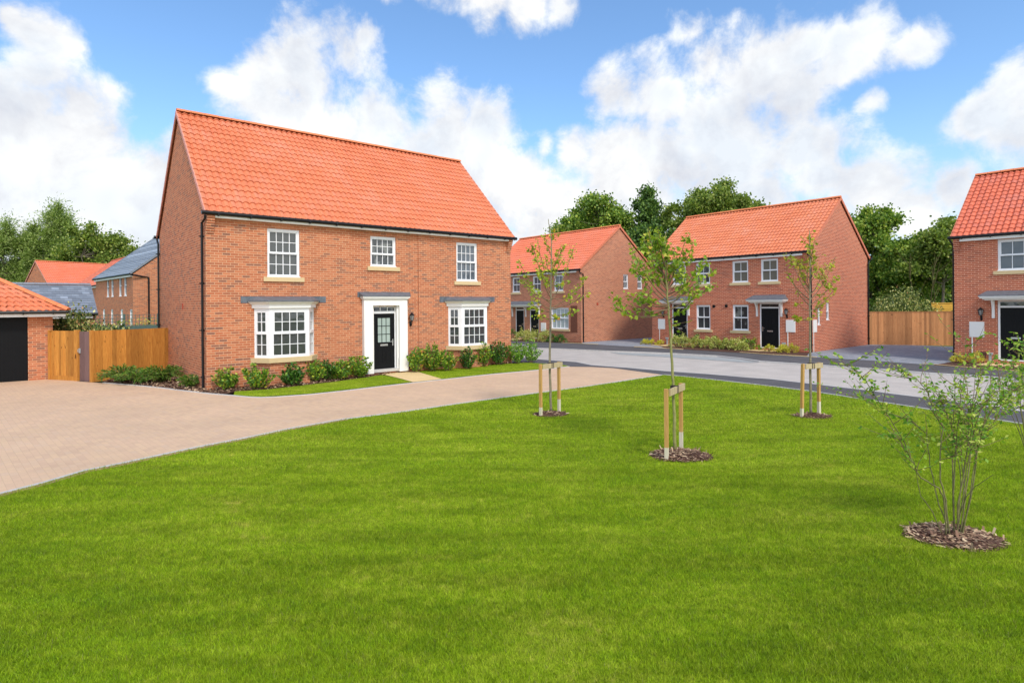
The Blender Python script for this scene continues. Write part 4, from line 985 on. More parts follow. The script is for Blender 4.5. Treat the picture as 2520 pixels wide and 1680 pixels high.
def mulch_ring(c, rx, ry, rot, label, n=420):
    bm = bmesh.new(); vs = []; N = 36
    ctr = bm.verts.new((0, 0, .055)); rings = []
    for k, (f, z) in enumerate(((.45, .05), (.8, .032), (1.0, .004))):
        rg_ = []
        for i in range(N):
            a = 2*math.pi*i/N; w = 1+.07*math.sin(3*a+c[0])+.04*math.sin(7*a)+rnd.uniform(-.03, .03)
            rg_.append(bm.verts.new((rx*f*w*math.cos(a), ry*f*w*math.sin(a), z+rnd.uniform(-.008, .008)*(k < 2))))
        rings.append(rg_)
    for i in range(N):
        j = (i+1) % N; bm.faces.new((ctr, rings[0][i], rings[0][j]))
        for k in (0, 1): bm.faces.new((rings[k][i], rings[k+1][i], rings[k+1][j], rings[k][j]))
    me = bpy.data.meshes.new('bark_mulch'); bm.to_mesh(me); bm.free(); me.materials.append(SOIL)
    me.materials.append(CHIP)
    # chips scattered over the mound
    r = np.sqrt(nr.random(n)); a = nr.random(n)*2*np.pi
    x, y = rx*r*np.cos(a), ry*r*np.sin(a); z = .055*(1-r**2)+.012
    t_ = nr.normal(size=(n, 3)); t_[:, 2] *= .25; t_ /= np.linalg.norm(t_, axis=1)[:, None]
    sd = np.cross(t_, np.array([0, 0, 1.0])+nr.normal(size=(n, 3))*.35); sd /= np.linalg.norm(sd, axis=1)[:, None]
    ln = nr.uniform(.03, .085, n)[:, None]; wd = nr.uniform(.005, .013, n)[:, None]; P0 = np.stack([x, y, z], 1)
    V = np.stack([P0-sd*wd, P0+sd*wd, P0+sd*wd+t_*ln, P0-sd*wd+t_*ln], 1).reshape(-1, 3)
    b = bmesh.new(); b.from_mesh(me)
    bv = [b.verts.new(v) for v in V]
    for i in range(n):
        f = b.faces.new(bv[4*i:4*i+4]); f.material_index = 1
    b.to_mesh(me); b.free()
    o = link('bark_mulch', me); o.location = (c[0], c[1], .002); o.rotation_euler = (0, 0, rot)
    return tag(o, label, 'mulch', None, 'stuff')
def sapling(label, base_px, trunk_px, ends, mat, bark, leaf=.085, dens=34, r0=.028, group='young staked trees on the lawn', seed=1):
    rnd.seed(seed); bx, by = gp(*base_px); Y = by
    root = empty('young_tree', (bx, by, 0), 0, label, 'tree', group)
    O = Vector((bx, by, 0))
    tp = [Vector(at(x, y, Y))-O for x, y in trunk_px]; tp[0].z = -.02
    H = tp[-1].z; k = len(tp); pts = []
    for i in range(k-1):
        for j in range(5):
            p = tp[i].lerp(tp[i+1], j/5); p += Vector((rnd.uniform(-1, 1), rnd.uniform(-1, 1), 0))*.006; pts.append(p)
    pts.append(tp[-1])
    rad = [r0*(1.15 if i == 0 else 1)*(1-.80*max(0, p.z/H)**1.3)+.002 for i, p in enumerate(pts)]
    q = MB(); q.tube(pts, rad, 8); q.build('trunk', bark, root, smooth=True)
    def tat(z):
        for a, b in zip(pts, pts[1:]):
            if a.z <= z <= b.z: return a.lerp(b, (z-a.z)/(b.z-a.z+1e-6))
        return pts[-1].copy()
    bm_ = MB(); LP = []; LT = []; LS_ = []
    def leafup(path, f0, n):
        for _ in range(n):
            f = f0+(1-f0)*rnd.random()**.8; x = f*(len(path)-1); i = min(int(x), len(path)-2); p = path[i].lerp(path[i+1], x-i)
            dd = Vector((rnd.gauss(0, 1), rnd.gauss(0, 1), rnd.gauss(-.25, .6))).normalized()
            LP.append(p+dd*rnd.uniform(.01, .045)); LT.append(dd); LS_.append(leaf*rnd.uniform(.55, 1.25))
    for (sx, sy, ex, ey, dn) in ends:
        s = Vector(at(sx, sy, Y))-O; s = tat(s.z)
        dep = rnd.uniform(-.55, .55)*min(1, abs(ex-sx)/60+.35)
        e = Vector(at(ex, ey, Y))-O
        k_ = (Y+dep)/Y; e = Vector(((e.x+O.x)*k_-O.x, dep, (e.z-CAMH)*k_+CAMH))
        pth = branch_pts(s, e, .12, 7, .03); L = (e-s).length
        bm_.tube(pth, [.0105*(1-.75*i/7)*min(1.25, L/.9+.35) for i in range(8)], 5, False)
        leafup(pth, .35, int(dens*L*dn*.6)); leafup(pth[5:], .0, int(9*dn))
        for _ in range(max(2, int(L*4.5))):
            f = rnd.uniform(.3, .95); i = int(f*7); p = pth[i]
            dr = (pth[min(i+1, 7)]-pth[max(0, i-1)]).normalized(); dr = (dr+Vector((rnd.gauss(0, .7), rnd.gauss(0, .7), rnd.uniform(-.1, .7)))).normalized()
            tw = branch_pts(p, p+dr*rnd.uniform(.12, .34), .05, 3, .03); bm_.tube(tw, [.0045, .0035, .003, .002], 4, False)
            leafup(tw, .2, int(dens*.22*dn))
    bm_.build('branches', TWIG, root)
    leafmesh('leaves', [tuple(p) for p in LP], [tuple(v) for v in LT], LS_, mat, root, MAPLE, .5)
    return root
z1 = lambda x, y: (1240+x/2.904, 520+y/2.904); z2 = lambda x, y: (1500+x/2.53, 540+y/2.53); z3_ = lambda x, y: (1900+x/3.136, 560+y/3.136)
def E(fn, L): return [(*fn(a, b), *fn(c, d), k) for a, b, c, d, k in L]
sapling('slim sapling with sparse yellowish leaves, leftmost of the three staked trees', (1356.5, 1016), [(1356.5, 1016), z1(328, 1150), z1(333, 700), z1(336, 500), z1(340, 220), z1(318, 55)],
    E(z1, [(330,660,100,345,1),(333,620,205,235,1.1),(334,560,235,180,.5),(340,560,425,235,1.1),(342,640,510,235,.7),(342,690,600,455,.8),(338,700,610,565,.6),(335,740,545,690,.7),(330,720,180,650,1.4),(325,765,255,740,1.3),(331,700,155,520,.7),(333,600,350,330,.9),(336,480,290,300,.8),(338,420,390,290,.7),(339,330,300,190,1.2),(339,250,345,120,1.3),(330,770,385,745,1.2),(338,620,480,600,.8),(333,590,245,400,1.2),(337,520,420,520,1.0),(332,640,120,480,.7)]), L_SAP1, BARK, .066, 34, .027, seed=4)
sapling('sapling with the leafiest green crown, middle of the three staked trees', (1662, 1113), [(1662, 1113), z2(398, 1080), z2(390, 900), z2(375, 650), z2(360, 480), z2(348, 300), z2(345, 150), z2(352, 80)],
    E(z2, [(368,590,20,550,1),(368,560,25,490,1.1),(370,540,100,460,.8),(362,500,130,165,1.1),(362,520,140,270,1.2),(355,440,205,95,1.6),(352,380,240,50,1.8),(350,300,300,50,1.8),(352,420,480,100,1.5),(355,440,525,140,1.4),(365,470,625,215,1.2),(368,500,655,310,1.3),(374,625,560,420,1.3),(372,560,650,385,.9),(365,540,240,585,.8),(364,530,170,450,1.3),(358,450,300,200,1.8),(354,380,360,180,1.8),(358,430,420,260,1.8),(362,470,450,330,1.5),(358,460,260,330,1.6),(354,360,230,150,2.0),(352,320,330,100,2),(362,490,560,300,1.2),(364,520,480,420,1.1),(376,640,430,640,.6),(360,470,200,260,1.5),(355,400,410,170,1.6),(350,280,290,120,2)]), L_SAP2, BARK2, .068, 28, .027, seed=9)
sapling('thin sapling with golden sparse leaves, rightmost of the three staked trees', (1994.7, 1021), [(1994.7, 1021), z3_(295, 1100), z3_(290, 640), z3_(292, 480), z3_(294, 250), z3_(288, 20)],
    E(z3_, [(292,520,135,215,.8),(292,560,110,340,.3),(293,480,180,230,1.2),(294,420,340,215,1),(296,520,430,270,1.1),(300,560,490,225,1.1),(302,600,500,365,.8),(302,650,485,465,.9),(296,700,370,650,.9),(290,700,165,683,1.8),(290,600,145,400,.2),(292,500,210,310,.7),(293,400,240,270,.9),(294,330,320,130,1.1),(294,280,290,60,1.0),(293,420,370,300,.8),(291,640,180,560,.3),(300,640,400,585,.5),(294,470,255,240,.7),(292,240,330,90,.9)]), L_SAP3, BARK, .065, 32, .027, seed=15)
stake_frame(gp(1331, 1024), gp(1376, 1013.5), 1.16, 'pale topped stake frame tied to the leftmost staked sapling')
stake_frame(gp(1640.7, 1131.5), gp(1676.5, 1105), 1.13, 'stake frame with the white rail standing nearest, at the leafiest sapling')
stake_frame(gp(1973, 1027), gp(2015.5, 1021), 1.16, 'leaning stake frame tied to the rightmost staked sapling', (.05, 0))
rg1, rg2, rg3 = gp(1354, 1019.5), gp(1674, 1121), gp(2000, 1024.5)
mulch_ring(rg1, .40, .30, .1, 'small ring of brown bark mulch under the leftmost staked sapling', 260)
mulch_ring(rg2, .50, .42, .0, 'wide ring of brown bark mulch under the leafiest sapling', 700)
mulch_ring(rg3, .42, .30, .0, 'dark ring of bark mulch under the rightmost staked sapling', 260)
# multi-stem shrub in the right foreground
z4_ = lambda x, y: (2020+x/2.614, 800+y/2.614)
def multistem(label, base, stems, mat, seed, leaf=.050, group='multi-stemmed shrubs on the lawn'):
    rnd.seed(seed); bx, by = base; root = empty('multi_stem_shrub', (bx, by, 0), 0, label, 'shrub', group); O = Vector((bx, by, 0))
    q = MB(); tw = MB(); LP = []; LT = []; LS_ = []
    def leafup(path, f0, n):
        for _ in range(n):
            f = f0+(1-f0)*rnd.random(); x = f*(len(path)-1); i = min(int(x), len(path)-2); p = path[i].lerp(path[i+1], x-i)
            dd = Vector((rnd.gauss(0, 1), rnd.gauss(0, 1), rnd.gauss(-.15, .6))).normalized()
            LP.append(p+dd*.008); LT.append(dd); LS_.append(leaf*rnd.uniform(.55, 1.25))
    for pts_px, r0, dep, lf in stems:
        n = len(pts_px); P = []
        for i, (x, y) in enumerate(pts_px):
            d = by+dep*(i/(n-1)); v = Vector(at(*z4_(x, y), d)) if not isinstance(x, str) else None
            P.append(v-O)
        P[0].z = min(P[0].z, .0)
        S = []
        for i in range(n-1):
            for j in range(3): S.append(P[i].lerp(P[i+1], j/3)+Vector((rnd.uniform(-1, 1), rnd.uniform(-1, 1), rnd.uniform(-1, 1)))*.006)
        S.append(P[-1]); N = len(S)
        q.tube(S, [.62*r0*(1-.82*i/(N-1))+.0016 for i in range(N)], 6, False)
        top = [s for s in S if s.z > .75]
        if len(top) > 2:
            leafup(top, .1, int(22*lf))
            for _ in range(int(13*lf)):
                i = rnd.randrange(len(top)-1); p = top[i]
                dr = ((top[i+1]-p).normalized()+Vector((rnd.gauss(0, .8), rnd.gauss(0, .8), rnd.uniform(-.2, .6)))).normalized()
                t_ = branch_pts(p, p+dr*rnd.uniform(.15, .5), .06, 4, .05); tw.tube(t_, [.004, .0033, .0028, .002, .0012], 4, False); leafup(t_, .15, rnd.randint(8, 14))
    q.build('stems', STEM, root, smooth=True); tw.build('twigs', TWIG, root)
    leafmesh('leaves', [tuple(p) for p in LP], [tuple(v) for v in LT], LS_, mat, root, LEAF, .4)
    return root
stems = [([(810,1360),(790,1110),(760,1050),(640,980),(580,860),(530,740),(440,590),(390,520),(310,390),(240,300),(120,250)], .011, -.3, 1.7),
 ([(830,1380),(800,1120),(770,1000),(770,800),(785,660),(730,560),(690,430),(620,350),(540,300)], .011, .2, 1.5),
 ([(860,1370),(850,1000),(845,850),(855,570),(860,320)], .012, .5, 1.3), ([(880,1370),(880,1150),(915,980),(950,700),(960,560),(1000,440),(1030,330),(1065,260)], .012, .1, 1.3),
 ([(900,1350),(940,1000),(960,850),(980,620),(990,500)], .010, .7, 1.0), ([(790,1350),(720,1200),(640,1100),(625,980),(590,850)], .007, -.2, .4),
 ([(860,1360),(920,1130),(990,1040),(1110,960)], .006, -.4, .1), ([(870,1360),(850,1080),(870,800),(900,450),(925,300),(935,60)], .010, .4, 1.1),
 ([(905,1360),(985,1000),(1020,700),(1100,540),(1200,440),(1330,370)], .010, -.2, 1.6), ([(840,1370),(760,1150),(700,900),(680,700),(560,600),(420,560),(180,420)], .008, .5, 1.3),
 ([(890,1370),(930,1100),(900,760),(930,640),(1050,520),(1150,420),(1180,300)], .009, .5, 1.4),
 ([(900,1370),(960,1100),(1000,800),(1080,640),(1220,540),(1380,500)], .008, .3, 1.5), ([(880,1370),(900,1000),(860,700),(800,560),(760,420)], .008, .3, 1.2),
 ([(870,1370),(930,1000),(980,700),(960,500),(900,380)], .008, -.3, 1.2)]
sb = gp(2345, 1326)
multistem('airy multi-stemmed shrub with fresh green leaves in the right foreground', sb, stems, L_AMEL, 21)
mulch_ring(gp(2344, 1322), .46, .37, 0, 'ring of pale bark mulch round the multi-stemmed foreground shrub', 900)
# second shrub, mostly out of frame on the right
b2 = Vector((8.72, 9.35)); st2 = []
for x0, y0, x1, y1 in ((1345,900,1190,360),(1352,900,1230,200),(1360,900,1260,110),(1358,900,1300,60),(1368,900,1370,40),(1350,900,1180,450),(1372,900,1480,100),(1350,900,1240,300)):
    st2.append(([(x0, y0), (x0*.7+x1*.3-8, y0*.6+y1*.4), (x1*.7+x0*.3, y1*.7+y0*.3), (x1, y1)], .012, rnd.uniform(-.4, .5), .75))
multistem('matching multi-stemmed shrub cut off by the right edge of the photo', (b2.x, b2.y), st2, L_AMEL, 33, .07)
mulch_ring((b2.x-.05, b2.y), .42, .3, 0, 'ring of bark mulch cut off by the right edge of the photo', 200)

def bush(name, label, cat, group, x, y, w, h, mat, n=700, leaf=.075, style='up', seed=0, shape=LEAF, d=None, base=.05, stem=TWIG):
    rnd.seed(seed+5); st = np.random.default_rng(seed+100); d = d or w
    root = empty(name, (x, y, 0), rnd.uniform(0, 6.28) if abs(d-w) < .01 else 0, label, cat, group)
    q = MB(); P = []; T = []; S = []
    if style == 'up':
        ns = 13
        for i in range(ns):
            a = 2*math.pi*i/ns*1.618*3; r = math.sqrt((i+.5)/ns); hx = h*(1.02-.42*r*r)*rnd.uniform(.72, 1.08)
            e = Vector((math.cos(a)*r*w*.5, math.sin(a)*r*d*.5, hx)); s = Vector((e.x*.15, e.y*.15, 0))
            pth = branch_pts(s, e, .10, 5, .04); q.tube(pth, [.008, .007, .006, .005, .004, .003], 4, False)
            for _ in range(int(n/ns)):
                f = rnd.random()**.65*.86+.14; xx = f*5; j = min(int(xx), 4); p = pth[j].lerp(pth[j+1], xx-j)
                al = rnd.uniform(0, 6.28); dd = Vector((math.cos(al), math.sin(al), rnd.uniform(.1, 1.1))).normalized()
                P.append(tuple(p+dd*rnd.uniform(0, .05))); T.append(tuple(dd)); S.append(leaf*rnd.uniform(.6, 1.2))
    elif style == 'ball':
        for i in range(9):
            a = rnd.uniform(0, 6.28); e = Vector((math.cos(a)*w*.3, math.sin(a)*d*.3, h*rnd.uniform(.4, .8))); q.tube(branch_pts((0, 0, 0), e, .05, 3), [.01, .008, .006, .004], 4, False)
        nc = max(6, int(n/28)); cs = []
        for i in range(nc):
            v = st.normal(size=3); v /= np.linalg.norm(v); v[2] = abs(v[2])*.9+v[2]*.1; rr = .78+.22*st.random()
            cs.append(v*np.array([w*.5, d*.5, h*.9])*rr+np.array([0, 0, base]))
        for c_ in cs:
            for _ in range(28):
                p = c_*st.uniform(.82, 1.02)+st.normal(size=3)*np.array([w, d, h])*.055
                if p[2] < .01: continue
                dd = c_/np.linalg.norm(c_)+st.normal(size=3)*.6; P.append(tuple(p)); T.append(tuple(dd)); S.append(leaf*st.uniform(.6, 1.2))
    elif style == 'spray':
        for i in range(int(n/26)):
            a = rnd.uniform(0, 6.28); r = rnd.uniform(.3, 1); e = Vector((math.cos(a)*r*w*.5, math.sin(a)*r*d*.5, h*rnd.uniform(.35, 1)*(1.1-.5*r)))
            pth = branch_pts((0, 0, .02), e, -.25, 5, .06); q.tube(pth, [.006, .005, .004, .004, .003, .002], 4, False); dr = (pth[5]-pth[3]).normalized()
            for _ in range(26):
                f = rnd.random()**.6; xx = f*5; j = min(int(xx), 4); p = pth[j].lerp(pth[j+1], xx-j)
                dd = (dr+Vector((rnd.gauss(0, .45), rnd.gauss(0, .45), rnd.gauss(.1, .35)))).normalized()
                P.append(tuple(p)); T.append(tuple(dd)); S.append(leaf*rnd.uniform(.6, 1.3))
    q.build('stems', stem, root)
    leafmesh('foliage', P, T, S, mat, root, shape, .25)
    return root
LG = 'laurel shrubs along the front of the large house'
def putA(px, v_, w, h, label, seed, mat=L_LAUR, n=650):
    k = (px-1260)/FPX; o_ = Vector((-9.108, 17.548)); y = (o_.dot(vA)+v_)/(k*vA.x+vA.y); x = k*y
    bush('laurel_shrub', label, 'shrub', LG, x, y, w*1.15, h*1.05, mat, int(n*1.35), .10, 'up', seed)
putA(557, -0.42, .72, .62, 'sparse laurel nearest the front corner downpipe of the large house', 1)
putA(632, -0.85, .92, .72, 'spreading laurel under the left end of the left bay window', 2, n=800)
putA(719, -0.8, .72, .62, 'compact rounded dark laurel below the right end of the left bay window', 3, L_LAUD, 850)
putA(772, -0.45, .70, .70, 'tall laurel just right of the left bay window', 4, n=750)
putA(803, -0.35, .50, .70, 'narrow dark laurel squeezed between two green laurels left of the door', 5, L_LAUD, 450)
putA(836, -0.45, .72, .62, 'bright laurel second from the left pilaster of the front door', 6, n=700)
putA(881, -0.4, .85, .72, 'full laurel touching the left pilaster of the front door', 7, n=850)
putA(1022, -0.35, .62, .92, 'upright laurel beside the right pilaster of the front door', 8)
putA(1064, -0.45, .95, .98, 'broad laurel between the front door and the right bay window', 9, n=950)
putA(1100, -0.75, .70, .80, 'yellowish laurel under the left end of the right bay window', 10, n=600)
putA(1150, -0.8, .62, .80, 'dark laurel below the middle of the right bay window', 11, L_LAUD, 550)
putA(1185, -0.45, .72, .95, 'tall laurel right of the right bay window', 12, n=800)
putA(1226, -0.4, .88, .95, 'dense laurel at the right corner of the large house', 13, L_LAUD, 900)
putA(1270, -0.5, .85, .95, 'pale green laurel just past the right corner of the large house', 14, L_FRESH, 760)
putA(1305, -0.6, .85, .95, 'open pale laurel standing alone in front of the footway', 15, L_FRESH, 620)
JG = 'juniper shrubs by the orange fence'
for i, (px, py, w, h, lb) in enumerate(((300, 941, 1.5, .62, 'juniper with a long raised tip at the foot of the orange fence'), (345, 944, 1.5, .55, 'low spreading juniper between two taller ones by the orange fence'), (400, 940, 1.5, .66, 'bushy juniper where the orange fence meets the brick side wall'), (470, 953, .85, .42, 'small juniper beside the front downpipe of the large house'))):
    x, y = gp(px, py); bush('juniper_shrub', lb, 'shrub', JG, x, y, w, h, L_JUNI, 4200 if i < 3 else 1800, .085, 'spray', 40+i, LONG)
# planting in front of the semi-detached pair
def putL(h, u, v, w, hh, mat, n, style, leaf, name, label, grp, seed, cat='shrub'):
    x, y = loc2w(h, [(u, v)])[0]; bush(name, label, cat, grp, x, y, w, hh, mat, n, leaf, style, seed)
VG = 'cream and green shrubs before the semi-detached pair'
vl = ['first cream variegated shrub by the left door', 'tallest cream variegated shrub by the left door', 'cream variegated shrub under the left ground floor window', 'pale round shrub left of the gap between the ground floor windows', 'pale round shrub right of the left ground floor window', 'cream shrub just left of the right ground floor window', 'cream shrub under the middle of the right ground floor window', 'smallest cream shrub at the right end of the row']
for i, (u, w, hh) in enumerate(((-7.0, .75, .72), (-6.45, .75, .90), (-5.65, .75, .78), (-5.0, .72, .72), (-4.5, .78, .75), (-3.75, .68, .66), (-3.3, .78, .70), (-2.95, .62, .58))):
    putL(Rh, u, -.95, w, hh, L_VAR, 1100, 'ball', .065, 'variegated_shrub', vl[i]+' of the semi-detached pair', VG, 60+i)
gl = ['dark green shrub behind the cream shrubs near the left door', 'dark green shrub behind the third cream shrub', 'dark green shrub between the two ground floor windows', 'dark green shrub under the right ground floor window', 'dark green shrub left of the right hand door', 'rounded dark green shrub nearest the right hand door']
for i, (u, w, hh) in enumerate(((-7.2, .8, .85), (-6.0, .75, .8), (-4.95, .9, .75), (-4.15, .8, .72), (-3.2, .85, .75), (-2.75, .85, .82))):
    putL(Rh, u, -.45 if i < 4 else -.35, w, hh, L_LAUD if i < 2 else L_LAUR, 520, 'ball', .085, 'green_shrub', gl[i]+' of the semi-detached pair', VG, 80+i)
GG = 'low golden shrubs at the house fronts'
for i, (h, u, v, w, hh, lb) in enumerate(((Rh, -1.62, -.75, .60, .36, 'low golden shrub left of the meter box and nearest the right hand door'), (Rh, -1.05, -.5, .62, .44, 'golden shrub below the white meter box by the right hand door'), (Rh, -.85, -.85, .60, .36, 'golden shrub nearest the footway by the right hand door'), (Rh, -.60, -.40, .58, .46, 'golden shrub nearest the corner downpipe of the semi-detached pair'),
        (Rh, -9.25, -.7, .62, .36, 'leftmost golden shrub at the far corner of the semi-detached pair'), (Rh, -8.85, -.65, .55, .36, 'golden shrub below the left meter box of the semi-detached pair'), (Rh, -8.25, -.65, .5, .34, 'golden shrub beside the slab path of the left door'),
        (Dh, .25, -.55, .62, .45, 'golden shrub at the left corner of the house on the right edge'), (Dh, .75, -.65, .80, .48, 'golden shrub under the meter box of the house on the right edge'))):
    putL(h, u, v, w, hh, L_GOLD, 800, 'ball', .055, 'golden_shrub', lb, GG, 100+i)
HG = 'shrubs before the brown terrace'
for i, (u, w, hh, mat, lb) in enumerate(((-5.95, 1.0, .85, L_LAUD, 'dark green shrub between the two black doors'), (-4.75, 1.1, .90, L_VAR, 'leftmost yellow green hedge bush'), (-4.0, 1.1, .95, L_VAR, 'second yellow green hedge bush from the left'), (-3.25, 1.1, .92, L_VAR, 'yellow green hedge bush below the white meter box'), (-2.45, 1.0, .85, L_VAR, 'rightmost yellow green hedge bush'), (-1.75, .8, .58, L_LAUD, 'dark shrub under the shuttered window'), (-.95, .8, .55, L_LAUD, 'dark shrub nearest the corner downpipe'))):
    putL(Mh, u, -.9, w, hh, mat, 1100, 'ball', .075, 'hedge_shrub', lb+' before the brown terrace', HG, 120+i)
# evergreen bushes behind the fences
PG = 'mottled evergreen bushes behind the fences'
for i, (px, py, Y, w, h, lb, cat_) in enumerate(((188, 745, 23.5, 1.7, 2.72, 'tall mottled evergreen bush behind the short orange fence panel', 0), (150, 790, 23.2, 1.6, 2.15, 'mottled evergreen bush beside the garage wall', 0), (232, 785, 23.6, 1.9, 2.05, 'mottled evergreen bush behind the brown gate', 0), (285, 790, 24.2, 1.9, 1.98, 'low mottled evergreen bush below the dark green trellis', 0),
        (2215, 700, 38, 3.4, 3.75, 'tall mottled evergreen bush behind the left half of the tan fence', 0), (2175, 730, 37, 2.2, 2.9, 'mottled evergreen bush beside the back corner of the semi-detached pair', 0), (2285, 740, 37.5, 2.2, 2.8, 'mottled evergreen bush left of the yellow fence', 0))):
    x, y, _ = at(px, py, Y); bush('evergreen_bush', lb, 'bush', PG, x, y, w, h, L_PHOT, 9000 if w > 3 else 4200, .13, 'ball', 140+i, base=.2)
x, y, _ = at(352, 785, 38.5); bush('yellow_green_bush', 'yellow green bush seen through the trellis fence', 'bush', None, x, y, 5.2, 2.05, L_GOLD, 1500, .12, 'ball', 160)

def tree(name, label, x, y, crown, mat, n_cl=60, per=300, card=.20, cr=1.1, trunk=.28, seed=0, shape=CARD, grp='background trees', stretch=1.0, droop=0.0, bare=0.55, fork=7, wind=0.0):
    """crown: ellipsoids (dx, dy, z, rx, ry, rz, weight) about the trunk foot"""
    st = np.random.default_rng(seed+500); rnd.seed(seed)
    root = empty(name, (x, y, 0), 0, label, 'tree', grp)
    W = np.array([c[6] for c in crown], float); W /= W.sum(); C = []
    for _ in range(int(n_cl*1.25)):
        c = crown[st.choice(len(crown), p=W)]; v = st.normal(size=3); v /= np.linalg.norm(v); r = st.random()**.38
        C.append(np.array(c[:3])+v*np.array(c[3:6])*r)
    C = np.array(C); zt = C[:, 2].max(); zmid = min(c[2]-c[5] for c in crown)
    q = MB(); cx = np.mean(C[:, 0]); top = Vector((cx*.6, 0, max(zmid*1.15, zt*.35)))
    tr_ = branch_pts((0, 0, -.1), top, .0, 5, .03); q.tube(tr_, [trunk, trunk*.9, trunk*.8, trunk*.72, trunk*.65, trunk*.6], 8)
    q.build('trunk', BARKT, root, smooth=True)
    b = MB(); hubs = []
    for i in range(fork):
        c = C[st.integers(len(C))]; e = Vector(c)*.75+top*.25; e.z = max(e.z, top.z*.9)
        p = branch_pts(top-Vector((0, 0, top.z*.25*rnd.random())), e, .12, 6, .08); b.tube(p, [trunk*.5*(1-.12*k) for k in range(7)], 6, False); hubs += p[2:]
    for c in C:
        c = Vector(c); h = min(hubs, key=lambda k: (k-c).length); p = branch_pts(h, c, .08, 4, .08)
        b.tube(p, [trunk*.18, trunk*.14, trunk*.10, trunk*.07, trunk*.04], 4, False)
    b.build('branches', BARKT, root)
    P = []; T = []
    for c in C:
        s = cr*st.uniform(.6, 1.3); k = int(per*1.7*st.uniform(.6, 1.3)); v = st.normal(size=(k, 3)); v /= np.linalg.norm(v, axis=1)[:, None]
        rr = np.minimum(np.abs(st.normal(size=k))[:, None]*.62, 1.6); p = c+v*rr*s*np.array([1.0, 1.0, .72*stretch])
        p[:, 0] += wind*(p[:, 2]-c[2]); p[:, 2] -= droop*np.abs(v[:, 0])*s
        P.append(p); T.append(v+st.normal(size=(k, 3))*.7+np.array([wind*1.5, 0, .25-droop]))
    P = np.concatenate(P); T = np.concatenate(T)
    crn = leafmesh('crown', P, T, st.uniform(.6, 1.25, len(P))*card, mat, root, shape, .2)
    return root
def tpos(px, Y): return (px-1260)*Y/FPX
# left group
tree('willow_tree', 'tall feathery grey green tree swaying at the far left', tpos(120, 92), 92, [(-1.0, 0, 9, 4.0, 3, 6, 3), (1.6, 0, 14.5, 2.4, 2.4, 4.2, 2.2), (-2.2, 0, 13, 2.2, 2, 3, 1.2), (.5, 0, 6, 4.5, 3, 4, 2)], L_WILL, 120, 260, .42, 1.25, .4, 1, LONG, stretch=1.6, wind=.25)
tree('willow_tree', 'thinner feathery tree cut by the left edge of the photo', tpos(8, 90), 90, [(0, 0, 8, 3.4, 3, 6, 2), (.4, 0, 12.5, 1.8, 2, 3, 1)], L_WILL, 60, 260, .42, 1.25, .35, 2, LONG, stretch=1.6, wind=.25)
tree('broadleaf_tree', 'rounded green tree right of the feathery trees, behind the orange and slate roofs', tpos(235, 88), 88, [(-1.5, 0, 9.5, 4.0, 3.5, 5.6, 3), (2.8, 0, 8.0, 3.6, 3, 5.0, 2.5), (-3, 0, 6, 3, 3, 4.5, 1.4)], L_TREL, 120, 300, .27, 1.3, .4, 3)
tree('broadleaf_tree', 'low green tree tapering down behind the slate roof', tpos(320, 90), 90, [(-1.5, 0, 6.8, 3.2, 3, 3.8, 2), (1.8, 0, 5.6, 2.4, 3, 3.0, 1)], L_TREL, 55, 280, .34, 1.2, .35, 4)
tree('broadleaf_tree', 'dark tree filling the gap above the slate garage roof', tpos(60, 96), 96, [(0, 0, 5.0, 8, 3, 5.0, 2)], L_TREE, 80, 280, .36, 1.3, .35, 5)
# middle group
tree('oak_tree', 'dark oak with a flat left shoulder, leftmost behind the terrace roof', tpos(1455, 66), 66, [(-1.2, 0, 10.2, 2.8, 3, 3.2, 2), (1.2, 0, 11.8, 2.4, 3, 3.4, 2.2), (-3.2, 0, 8.4, 2.2, 2, 2.2, 1.2), (3.2, 0, 9.5, 2.6, 3, 4.4, 2)], L_TREE, 105, 260, .21, .85, .34, 6)
tree('oak_tree', 'gappy dark oak with pale bare limbs between two fuller oaks', tpos(1600, 67), 67, [(-.2, 0, 12.8, 1.5, 2, 2.6, 1.5), (.8, 0, 9.2, 3.2, 2.5, 3.8, 2), (-2.6, 0, 9.0, 2.2, 2, 3.6, 1.2)], L_TRED, 70, 210, .21, .8, .36, 7, fork=10)
tree('oak_tree', 'largest oak with a broad bright crown above the semi-detached roof', tpos(1762, 64), 64, [(-2.4, 0, 11.4, 3.0, 3, 4.2, 3), (1.4, 0, 12.0, 3.2, 3, 4.0, 3), (4.2, 0, 10.6, 1.8, 2.5, 3.4, 1.2), (-.2, 0, 8, 5.4, 3, 3, 2)], L_TREL, 150, 270, .21, .85, .4, 8, fork=10)
tree('oak_tree', 'small pale shrubby tree low behind the terrace ridge', tpos(1395, 60), 60, [(0, 0, 8.0, 2.0, 2, 2.2, 1), (1.5, 0, 7.5, 2.0, 2, 3.0, 1)], L_TREL, 30, 240, .25, .8, .25, 9)
tree('oak_tree', 'dark tree filling the gap between terrace and semi-detached pair', tpos(1590, 60), 60, [(0, 0, 6.5, 4.5, 2.5, 4.0, 2)], L_TRED, 60, 260, .22, 1.0, .3, 10)
